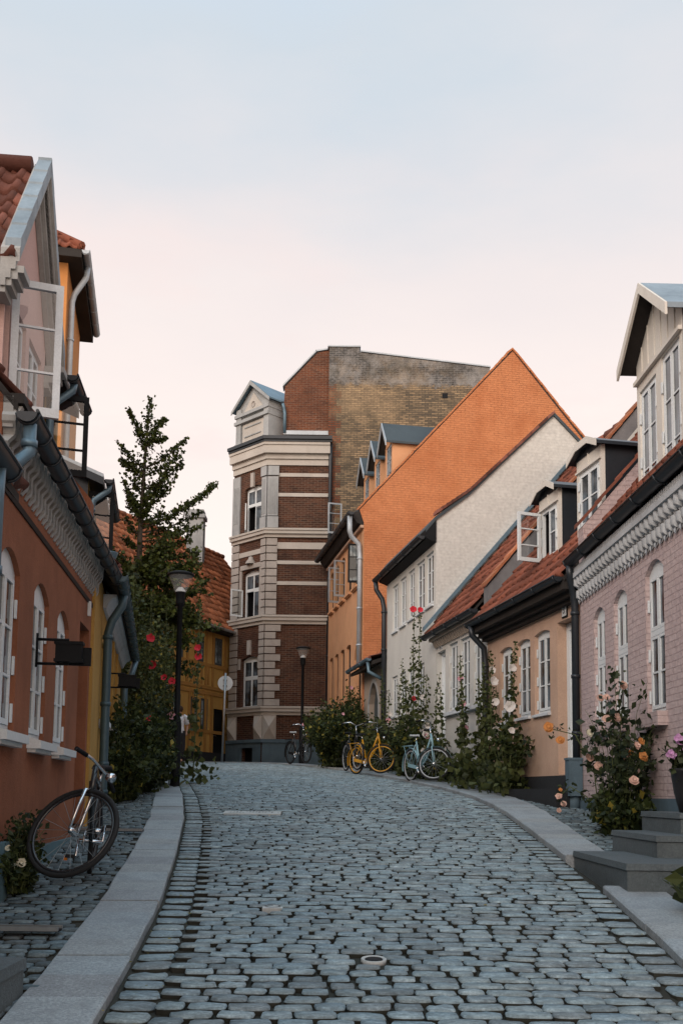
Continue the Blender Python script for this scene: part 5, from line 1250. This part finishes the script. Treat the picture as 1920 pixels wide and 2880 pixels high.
# ---- ginkgo: straight leader, sparse rising limbs, fan leaves close along the shoots
T=thing('ginkgo_tree','slender young ginkgo tree with sparse upswept branches behind the ochre house','tree',(-5.55,26,2.2))
tr=MB(); base=V(-5.55,26,2.0); tops=[base,V(-5.5,26,5),V(-5.52,26,8.5),V(-5.45,26,10.6),V(-5.36,26,12.25)]
tr.tube(tops,[.13,.11,.07,.04,.012],10); tr.build('trunk','bark',T)
lb=MB(); cr=MB()
def leader(z):
    for a,b in zip(tops,tops[1:]):
        if z<=b.z: return a+(b-a)*((z-a.z)/(b.z-a.z))
    return tops[-1]
def shoot(p0,d,L,r,dens,up=.3,spread=.14,wob=.25,ls=.12):
    pts=tube_branch(lb,p0,d,L,r,7,wob,up)
    for a,b in zip(pts,pts[1:]):
        for k in range(int(dens*(b-a).length)):
            p=a+(b-a)*R.random(); leaf(cr,p+rdir()*R.random()**.7*spread,R.uniform(.6,1.2)*ls,asp=.9)
    return pts
PX=lambda u,v:V((u-957)/2750*26,26+R.uniform(-.5,.5),1.5+(2232-v)/2750*26)
BR=[(1215,338,1140),(1200,432,1128),(1235,352,1178),(1240,418,1200),(1225,440,1208),(1300,308,1228),(1310,302,1262),(1330,328,1285),(1300,505,1228),(1320,470,1240),(1365,482,1268),(1430,470,1318),(1450,455,1288),(1400,440,1345),(1425,322,1338),(1440,328,1372),(1455,345,1395),(1475,592,1342),(1480,585,1362),(1490,548,1415),(1500,505,1452),(1515,548,1482),(1500,325,1440),(1530,525,1512),(1560,470,1560),(1540,330,1500),(1560,540,1540),(1380,350,1330),(1470,400,1400),(1460,430,1420)]
for y0,u,v in BR:
    p0=leader(1.5+(2232-y0)/2750*26); p1=PX(u,v); L=(p1-p0).length; c=(p0+p1)*.5-V(0,0,.13*L); n=8
    pts=[p0*(1-t)**2+c*2*t*(1-t)+p1*t*t for t in [i/n for i in range(n+1)]]
    lb.tube(pts,[.028*(1-.8*i/n) for i in range(n+1)],5)
    for i in range(1,n):
        w=.05+.10*math.sin(pi*min(1,(i+.5)/n*1.02)); seg=pts[i+1]-pts[i]
        for _ in range(int(110*seg.length)+2): leaf(cr,pts[i]+seg*R.random()+rdir()*R.random()**.6*w,R.uniform(.06,.115),asp=.95)
        if i>2 and R.random()<.75: shoot(pts[i],V((p1-p0).x*.5/L,R.uniform(-.6,.6),R.uniform(.0,.9)),R.uniform(.18,.42),.008,85,.2,.08,ls=.095)
for z in [6+i*.12 for i in range(53)]:
    if z<12.3:
        p=leader(z); k=1 if z<9 else 1.3
        for _ in range(int(7*k)): leaf(cr,p+rdir()*R.random()*.24,R.uniform(.07,.13),asp=.9)
        if z>9.6:
            for _ in range(10): leaf(cr,p+V(R.uniform(-.24,.24),R.uniform(-.24,.24),R.uniform(-.1,.1))*min(1,(12.4-z)/1.6),R.uniform(.06,.11),asp=.9)
for i in range(30):    # dense skirt of lower limbs
    z=R.uniform(5.2,7.6); p=leader(z); a=R.uniform(0,2*pi); reach=R.uniform(.7,1.5)*(1.15 if math.cos(a)>0 else .8)
    pts=shoot(p,V(math.cos(a),math.sin(a)*.8,R.uniform(-.05,.35)),reach,.03,110,R.uniform(-.3,.2),.24)
    for q in pts[2:]:
        for _ in range(2): shoot(q,rdir()+V(math.cos(a),0,-.1),R.uniform(.3,.7),.01,90,0,.16)
lb.build('limbs','bark',T); cr.build('crown','leaf_gink',T)
# ---- generic bush from arching shoots
def bush(name,label,cat,base,axes,h,nsh,leafm,ls,dens=45,group=None,flowers=(),yel=0,spread=.10,low=0,clip=None,stemr=.008,flat=None):
    """base point, axes=(rx,ry), h height; shoots fan out from the base"""
    T=thing(name,label,cat,tuple(base),group); st=MB(); lf=MB(); yl=MB(); tips=[]
    for i in range(nsh):
        a=R.uniform(0,2*pi); q=math.sqrt(R.random()); p=base+V(math.cos(a)*axes[0]*.35*q,math.sin(a)*axes[1]*.35*q,0)
        hh=h*R.uniform(.45,1.0)*(1-.35*q); tgt=base+V(math.cos(a)*axes[0]*q,math.sin(a)*axes[1]*q,hh)
        n=7; pts=[]
        for k in range(n+1):
            t=k/n; s=t**1.5; pts.append(p+V((tgt.x-p.x)*s,(tgt.y-p.y)*s,hh*(1-(1-t)**1.4))+rdir()*.03*t)
        st.tube(pts,[stemr*(1-.7*k/n) for k in range(n+1)],4,cap=False)
        for k in range(0,n):
            for _ in range(int(dens*(pts[k+1]-pts[k]).length*(1 if k>1+low else (.6 if not low else .12)))):
                c=pts[k]+(pts[k+1]-pts[k])*R.random()+rdir()*R.random()**.6*spread
                leaf(yl if R.random()<yel else lf,c,R.uniform(.4,1.45)*ls,asp=R.uniform(.55,.9))
        tips.append((pts[-1],pts[-3],pts[4]))
    st.build('stems','stem',T)
    if lf.f: lf.build('foliage',leafm,T)
    if yl.f: yl.build('yellow_leaves','leaf_yel',T)
    k=0
    for mat,cnt,r,kind in flowers:
        for _ in range(cnt):
            tp=tips[R.randrange(len(tips))]; c=tp[R.randrange(3)]+rdir()*.07+V(R.uniform(-.05,.05),-.08,0); m=MB()
            (rose if kind=='rose' else bloom)(m,c,r*R.uniform(.8,1.15),V(R.uniform(-.5,.5),-1,R.uniform(0,.7))); m.build('flower',mat,T)
    return T
def hollyhock(base,h,label,blooms,n_stalk=1,leafd=1.0,grp='hollyhocks along the right house fronts',skirt=.35,baseh=.35,sway=.12):
    T=thing('hollyhock',label,'hollyhock',tuple(base),grp); st=MB(); lf=MB(); spots=[]
    for s in range(n_stalk):
        p0=base+V(R.uniform(-.1,.1),R.uniform(-.1,.1),0)*n_stalk*.6; hh=h*R.uniform(.72,1) if s else h
        top=p0+V(R.uniform(-sway,sway),R.uniform(-sway,sway),hh); n=8
        pts=[p0+(top-p0)*(k/n)+rdir()*.012 for k in range(n+1)]; st.tube(pts,[.013*(1-.7*k/n) for k in range(n+1)],5)
        for i in range(int(hh*58*leafd)):
            t=R.random()**.9; p=p0+(top-p0)*t; big=(1-t)
            rr=.035+.19*big**1.5
            leaf(lf,p+rdir()*R.random()**.5*rr,(.045+.10*big)*R.uniform(.7,1.2),asp=.95)
        spots.append((p0,top))
    for i in range(int(150*skirt*leafd)):
        a=R.uniform(0,2*pi); q=R.random()**.5*.42; leaf(lf,base+V(math.cos(a)*q,math.sin(a)*q,R.uniform(.02,baseh+.25)*(1-q*.6)),R.uniform(.07,.17),asp=.95)
    st.build('stalk','stem',T); lf.build('leaves','leaf_holly',T)
    for mat,t,side,r in blooms:
        p0,top=spots[R.randrange(len(spots))]; p=p0+(top-p0)*t+V(side*.05,-.05,0); m=MB(); bloom(m,p,r,V(side*.8,-1,.25)); m.build('flower',mat,T)
    return T
W_,K_,RD='p_white','p_pink','p_red'
def g(x,y,dz=.05): return V(x,y,zg(y)+dz)
def wallx(y): return 6.06-.19*y
# left side: climbing roses, hollyhocks and shrubs against the ochre house
bush('climbing_rose','dark rose thicket against the ochre wall, left of the lamp post','shrub',g(-3.28,15.4),(.62,1.9),1.55,170,'leaf',.085,65,yel=.03,spread=.17)
bush('climbing_rose','tall rambling vine with orange and yellow leaves behind the thicket','shrub',g(-3.95,19.9),(.60,1.0),3.7,130,'leaf_holly',.075,60,yel=.10,spread=.17,flowers=(('p_orange',9,.06,'b'),))
bush('climbing_rose','dark ivy mass rising to the gutter at the end of the ochre house','shrub',g(-4.55,20.8),(.85,.9),4.8,120,'leaf',.09,60,yel=.02,spread=.18)
bush('shrub','low leafy shrub spilling over the pavement at the foot of the ochre wall','shrub',g(-3.12,13.8),(.52,.8),1.15,80,'leaf',.08,65,yel=.02,spread=.13,flowers=(('p_cream',5,.025,'b'),))
bush('shrub','dense shrub with pale leaf edges just left of the lamp foot','shrub',g(-3.22,16.4),(.40,.8),1.9,110,'leaf_rose',.085,65,yel=.07,spread=.15)
GL='hollyhocks left of the lamp post'
hollyhock(g(-3.38,16.9),3.35,'tall hollyhock with two red flowers near its tip, left of the lamp post',[(RD,.80,-.3,.085),(RD,.76,.5,.08)],2,1.1,GL)
hollyhock(g(-3.06,16.9),3.1,'hollyhock with a crimson flower low down, close beside the lamp pole',[(RD,.66,.3,.07),(RD,.60,-.2,.06),(K_,.44,.3,.08)],2,1.1,GL)
hollyhock(g(-2.66,18.1),3.35,'leaning hollyhock right of the lamp pole with crimson flowers',[(RD,.74,-.2,.07),(RD,.69,.1,.07)],1,1.0,GL,sway=.2)
hollyhock(g(-3.2,15.7),1.9,'short hollyhock with one crimson flower amid the thicket',[(RD,.62,.4,.07)],1,1.0,GL)
bush('white_rose','small white rose bush behind the wheel of the black bicycle','rose bush',g(-2.34,7.30),(.16,.35),.72,36,'leaf_rose',.05,60,spread=.07,flowers=(('p_cream',6,.032,'rose'),))
bush('shrub','dark low shrub at the foot of the rust orange wall by the bottom left','shrub',g(-2.33,7.15),(.18,.4),.50,60,'leaf',.05,70,spread=.07)
# right side
def hy(y,dx,h,label,bl,**k): return hollyhock(g(wallx(y)-dx,y),h,label,bl,**k)
hy(24.2,.35,2.5,'twin hollyhock beside the grey arched door',[(K_,.62,-.3,.07),(W_,.7,.3,.06)],n_stalk=2)
hy(22.6,.30,2.6,'bushy hollyhock at the left corner of the tall white house',[],n_stalk=3)
hy(21.6,.35,3.75,'tallest hollyhock with a red bloom at its tip, before the white house',[(RD,.985,-.2,.085),(RD,.45,.2,.06)],sway=.05)
hy(21.1,.40,3.65,'tall hollyhock with a faded red tip, second before the white house',[(RD,.99,0,.07)],n_stalk=1,sway=.06)
hy(21.0,.55,2.2,'leafy hollyhock with a white flower under the lower white house windows',[(W_,.78,.2,.07),(W_,.5,-.3,.07),(W_,.45,.4,.06)],n_stalk=3,skirt=.8)
hy(19.9,.45,2.15,'hollyhock with a pale flower right of the light blue bicycle',[(W_,.5,.3,.07),(W_,.42,-.3,.08),(K_,.4,.1,.06),(W_,.3,.2,.07)],n_stalk=2,skirt=.8)
hy(19.1,.40,2.1,'thin hollyhock in front of the pale door of the low house',[(W_,.3,.3,.06)],n_stalk=1)
hy(18.2,.35,2.1,'hollyhock with two pink flowers under the low white house window',[(K_,.93,-.2,.06),(K_,.72,-.3,.07),(K_,.5,.3,.06)],n_stalk=2)
hy(17.1,.45,2.35,'leafy hollyhock beside the downpipe between low white and peach houses',[],n_stalk=3,skirt=.7,leafd=1.3)
hy(16.7,.35,2.4,'thin tall hollyhock by the first peach house window',[(W_,.86,.4,.07)],n_stalk=1,leafd=1.2)
hy(16.1,.50,2.2,'white flowered hollyhock between the first and second peach windows',[(W_,.86,-.3,.075),(W_,.83,.5,.085),(W_,.58,.2,.10),(W_,.4,-.3,.05)],n_stalk=2,skirt=.5)
hy(15.6,.50,2.45,'hollyhock with a large white flower before the third peach window',[(W_,.95,.4,.07),(W_,.66,-.3,.10),(W_,.48,.2,.06)],n_stalk=2,skirt=.3,leafd=1.2)
bush('shrub','dark leafy bush at the foot of the peach house windows','shrub',g(wallx(15.9)-.30,15.9,.1),(.34,.8),1.45,52,'leaf',.09,55,yel=.03,spread=.13,low=3)
bush('shrub','mid green bush between light blue bicycle and low white house','shrub',g(wallx(19.8)-.42,19.9),(.4,.7),1.05,50,'leaf',.09,55,yel=.06,spread=.13,flowers=((W_,7,.05,'b'),))
bush('shrub','dark bush behind the light blue bicycle wheel','shrub',g(wallx(21.6)-.45,21.6),(.50,1.5),1.5,150,'leaf',.085,55,yel=.08,spread=.14,flowers=((W_,5,.055,'b'),(K_,1,.07,'b')))
bush('shrub','dense dark bush with pink roses filling the corner by the brick building','shrub',g(-.1,26.8),(1.0,1.9),2.1,230,'leaf',.09,55,yel=.06,spread=.16,flowers=((K_,8,.055,'b'),(W_,5,.045,'b')))
bush('climbing_rose','rose with small pink flowers climbing the apricot wall','rose bush',g(.32,28.6),(.40,1.2),2.9,70,'leaf',.08,50,spread=.13,flowers=((K_,6,.06,'b'),))
bush('shrub','ochre tinged bush behind the yellow bicycle','shrub',g(.95,24.2),(.5,1.4),1.5,140,'leaf_holly',.08,55,yel=.05,spread=.14,flowers=(('p_peach',4,.04,'b'),))
bush('rose_bush','peach and orange flowered rose bush on the pink house','rose bush',g(3.06,10.8),(.42,.7),2.15,34,'leaf_rose',.085,40,spread=.14,stemr=.006,flowers=(('p_peach',13,.055,'rose'),('p_cream',3,.05,'rose'),('p_orange',5,.05,'rose')))
T=thing('rose_spray','low arching rose spray with a column of orange blooms near the pipe foot','rose bush',tuple(g(2.95,12.2)),None)
st=MB(); lf=MB(); a=g(3.1,11.8); pts=[a,a+V(-.12,.1,.3),a+V(-.3,.2,.42),a+V(-.42,.2,.3)]; st.tube(pts,.007,5); b=a+V(-.02,.0,.9)
pts2=[a,a+V(-.05,0,.6),a+V(-.25,.1,1.05),a+V(-.5,.2,1.12)]; st.tube(pts2,.007,5)
for p in pts[1:]+pts2[1:]:
    for _ in range(14): leaf(lf,p+rdir()*.09,R.uniform(.04,.08))
st.build('stems','stem',T); lf.build('foliage','leaf_rose',T)
for dz,m_,r in ((.30,'p_orange',.04),(.22,'p_peach',.055),(.13,'p_peach',.06),(.05,'p_peach',.05)):
    m=MB(); rose(m,a+V(-.42+R.uniform(-.05,.05),.15,dz+.08),r*R.uniform(.6,1.05),V(R.uniform(-.6,.3),-1,R.uniform(0,.6))); m.build('flower',m_,T)
for dx,dz,m_,r in ((-.56,1.14,'p_orange',.07),(-.42,.98,'p_orange',.06)):
    m=MB(); rose(m,a+V(dx,.15,dz),r,V(-.3,-1,.3)); m.build('flower',m_,T)
bush('shrub','low dark undergrowth at the foot of the peach rose bush','shrub',g(3.02,10.6),(.34,.6),.62,60,'leaf',.085,55,yel=.03,spread=.10)
# potted geranium on the top step
t=thing('flower_pot','dark round pot standing on the top grey step','pot',(3.17,8.95,1.375))
mb=MB(); mb.lathe(V(3.17,8.95,1.376),[(0,0),(.085,0),(.13,.18),(.155,.36),(.165,.37),(.165,.40),(.145,.40),(.14,.34),(0,.34)],20); mb.build('bowl','pot',t)
t=bush('geranium','mauve flowering geranium growing in the dark pot','geranium',V(3.17,8.95,1.70),(.24,.24),.42,34,'leaf_rose',.06,75,spread=.06)
for dx,dz in ((-.20,.20),(-.12,.33),(.0,.40),(-.05,.27),(.1,.36)):
    for k in range(7):
        m=MB() if k==0 else m; bloom(m,V(3.17+dx,8.83,1.70+dz)+rdir()*.035,.026,V(0,-1,.3)+rdir()*.4)
    m.build('flower','p_mauve',t)
bush('shrub','green leafy plant on the pavement at the bottom right edge','plant',g(2.52,6.7),(.24,.24),.42,34,'leaf_holly',.12,40,spread=.07)
# fallen leaves and petals along the kerb
lm=MB()
for i in range(170):
    s=R.random(); y=R.uniform(3.6,15)
    x=lerp_path(KL,y)+R.uniform(.0,.24) if s<.6 else lerp_path(KR,y)-R.uniform(.0,.25)
    if s>.9: x=R.uniform(-1.2,2)
    p=V(x,y,zg(y)+.016); a=R.uniform(0,6); L=R.uniform(.012,.03); u=V(math.cos(a),math.sin(a),.1)*L; v=V(-math.sin(a),math.cos(a),.15)*L*.45
    lm.add([p,p+u*.5+v,p+u,p+u*.5-v],[(0,1,2,3)])
struct(tag(lm.build('leaf_litter','leaf_yel'),'scattered small fallen leaves along the gutters','leaf litter'),'stuff')
# ================================================================== passer-by, almost hidden behind the lamp post
T=thing('person','person in a white short-sleeved shirt walking away behind the nearer lamp post','person',(-4.97,30.0,zg(30)))
me=D.meshes.new('body'); base=V(0,0,0)
sk=[((0,0,.92),.14),((0,0,1.12),.125),((0,0,1.32),.16),((0,.0,1.46),.07),((0,-.01,1.53),.055),((0,-.015,1.62),.09),((0,-.01,1.70),.08),
 ((-.09,0,.88),.095),((-.10,-.06,.48),.065),((-.10,.06,.09),.045),((-.10,-.08,.03),.04),
 ((.09,0,.88),.095),((.10,.10,.48),.065),((.10,.0,.09),.045),((.10,-.14,.03),.04),
 ((-.19,0,1.38),.065),((-.25,.03,1.12),.045),((-.24,-.08,.88),.034),((-.235,-.11,.80),.036),
 ((.19,0,1.38),.065),((.25,.02,1.12),.045),((.25,-.10,.90),.034),((.245,-.14,.82),.036)]
ed=[(0,1),(1,2),(2,3),(3,4),(4,5),(5,6),(0,7),(7,8),(8,9),(9,10),(0,11),(11,12),(12,13),(13,14),(2,15),(15,16),(16,17),(17,18),(2,19),(19,20),(20,21),(21,22)]
me.from_pydata([p for p,_ in sk],ed,[]); me.materials.append(M['skin']); ob=D.objects.new('body',me); COL.objects.link(ob); ob.parent=T
ob.modifiers.new('skin','SKIN'); me.skin_vertices.new() if not me.skin_vertices else None
for i,(p,r) in enumerate(sk): me.skin_vertices[0].data[i].radius=(r,r*.85)
me.skin_vertices[0].data[0].use_root=True; ob.modifiers.new('sub','SUBSURF').levels=2
for s in ob.modifiers: 
    if s.type=='SUBSURF': s.render_levels=2
bx,by,bz=T.location
def part(nm,mat,chains):
    m=MB()
    for pts,rs in chains: m.tube([V(*p)+V(bx,by,bz) for p in pts],rs,12)
    m.build(nm,mat,T)
part('shirt','cloth_white',[([(0,0,.90),(0,0,1.0),(0,0,1.15),(0,0,1.32),(0,0,1.43),(0,0,1.47)],[.17,.165,.15,.185,.13,.075]),([(-.13,0,1.40),(-.20,0,1.38),(-.245,.02,1.17)],[.09,.085,.068]),([(.13,0,1.40),(.20,0,1.38),(.245,.02,1.17)],[.09,.085,.068])])
part('trousers','cloth_dark',[([(-.07,0,.95),(-.09,0,.86),(-.10,-.06,.48),(-.10,.06,.08)],[.12,.115,.085,.07]),([(.07,0,.95),(.09,0,.86),(.10,.10,.48),(.10,0,.08)],[.12,.115,.085,.07])])
m=MB(); m.lathe(V(bx,by+.015,bz+1.60),[(0,-.06),(.085,-.04),(.11,.03),(.105,.09),(.06,.14),(0,.15)],14); m.build('hair','hair',T)
# ================================================================== CAMERA, SKY, SUN
f=2750.; p=math.radians(5.7); r=math.radians(.7)
cam=D.cameras.new('camera'); co=D.objects.new('camera',cam); COL.objects.link(co); scene.camera=co
cam.sensor_width=36; cam.sensor_fit='AUTO'; cam.lens=f/2880*36; cam.clip_end=3000; cam.clip_start=.05
PY=2235-f*math.tan(p); cam.shift_y=(PY-1440)/2880
co.matrix_world=Matrix.Translation((0,0,1.5))@Matrix.Rotation(pi/2+p,4,'X')@Matrix.Rotation(r,4,'Z')
w=D.worlds.new('World'); scene.world=w; w.use_nodes=True; nt=w.node_tree; nt.nodes.clear()
out=nt.nodes.new('ShaderNodeOutputWorld')
SUN_EL,SUN_AZ=math.radians(SUNEL),math.radians(SUNAZ)   # azimuth measured from +Y towards +X
sky=nt.nodes.new('ShaderNodeTexSky'); sky.sky_type='NISHITA'; sky.sun_disc=False; sky.sun_elevation=SUN_EL; sky.sun_rotation=SUN_AZ
bg=nt.nodes.new('ShaderNodeBackground'); nt.links.new(sky.outputs[0],bg.inputs[0]); bg.inputs[1].default_value=.06
# thin evening cloud over the Nishita sky
tc=nt.nodes.new('ShaderNodeTexCoord'); nrm=nt.nodes.new('ShaderNodeVectorMath'); nrm.operation='NORMALIZE'; nt.links.new(tc.outputs['Generated'],nrm.inputs[0])
sx=nt.nodes.new('ShaderNodeSeparateXYZ'); nt.links.new(nrm.outputs[0],sx.inputs[0])
rp=nt.nodes.new('ShaderNodeValToRGB'); e=rp.color_ramp.elements; e[0].position=0; e[0].color=(.97,.93,.875,1); e[1].position=1; e[1].color=(.85,1.22,1.5,1)  # zenith, out of view, made brighter and bluer to light the street
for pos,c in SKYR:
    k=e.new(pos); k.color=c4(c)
mp=nt.nodes.new('ShaderNodeMapping'); mp.inputs['Scale'].default_value=(1.2,1.2,3.2); mp.inputs['Rotation'].default_value=(.0,.35,.3); nt.links.new(nrm.outputs[0],mp.inputs[0])
n1=noise(nt,mp.outputs[0],1.5,6,.55)
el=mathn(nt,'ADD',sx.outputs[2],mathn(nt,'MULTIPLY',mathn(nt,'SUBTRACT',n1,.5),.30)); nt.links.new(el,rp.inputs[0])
mp2=nt.nodes.new('ShaderNodeMapping'); mp2.inputs['Scale'].default_value=(1.0,1.0,3.0); mp2.inputs['Rotation'].default_value=(0,-.5,.2); mp2.inputs['Location'].default_value=(.7,.2,.4); nt.links.new(nrm.outputs[0],mp2.inputs[0])
n2=noise(nt,mp2.outputs[0],2.6,6,.6)
band=mathn(nt,'MULTIPLY',ramp(nt,sx.outputs[2],.12,.32),mathn(nt,'SUBTRACT',1.0,ramp(nt,sx.outputs[2],.40,.60)))
pk=mathn(nt,'MULTIPLY',ramp(nt,n2,.44,.60),band)
colr=mixc(nt,mathn(nt,'MULTIPLY',pk,.75),rp.outputs[0],(.97,.80,.765))
back=ramp(nt,mathn(nt,'MULTIPLY_ADD',sx.outputs[1],-.5,.5),.45,.95,(1,1,1),(1.65,1.45,1.28))   # afterglow towards the set sun, brightened behind the camera to light the street
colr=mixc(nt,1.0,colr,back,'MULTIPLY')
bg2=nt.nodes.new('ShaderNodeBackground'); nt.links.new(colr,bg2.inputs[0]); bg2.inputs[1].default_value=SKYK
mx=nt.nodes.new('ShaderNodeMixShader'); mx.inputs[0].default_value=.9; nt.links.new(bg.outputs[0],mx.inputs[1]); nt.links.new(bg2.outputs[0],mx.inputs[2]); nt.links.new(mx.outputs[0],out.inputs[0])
sl=D.lights.new('sun','SUN'); sl.energy=SUNE; sl.angle=math.radians(35); sl.color=(1,.89,.79); so=D.objects.new('sun',sl); COL.objects.link(so)
sd=V(math.sin(SUN_AZ)*math.cos(SUN_EL),math.cos(SUN_AZ)*math.cos(SUN_EL),math.sin(SUN_EL)); so.rotation_euler=sd.to_track_quat('Z','Y').to_euler(); so.location=(0,0,30)
vs=scene.view_settings; scene.display_settings.display_device='sRGB'; vs.view_transform='Standard'; vs.look='None'; vs.gamma=1; vs.use_curve_mapping=False; vs.exposure=EXPO
scene.cycles.max_bounces=6; scene.cycles.diffuse_bounces=2; scene.cycles.transparent_max_bounces=12
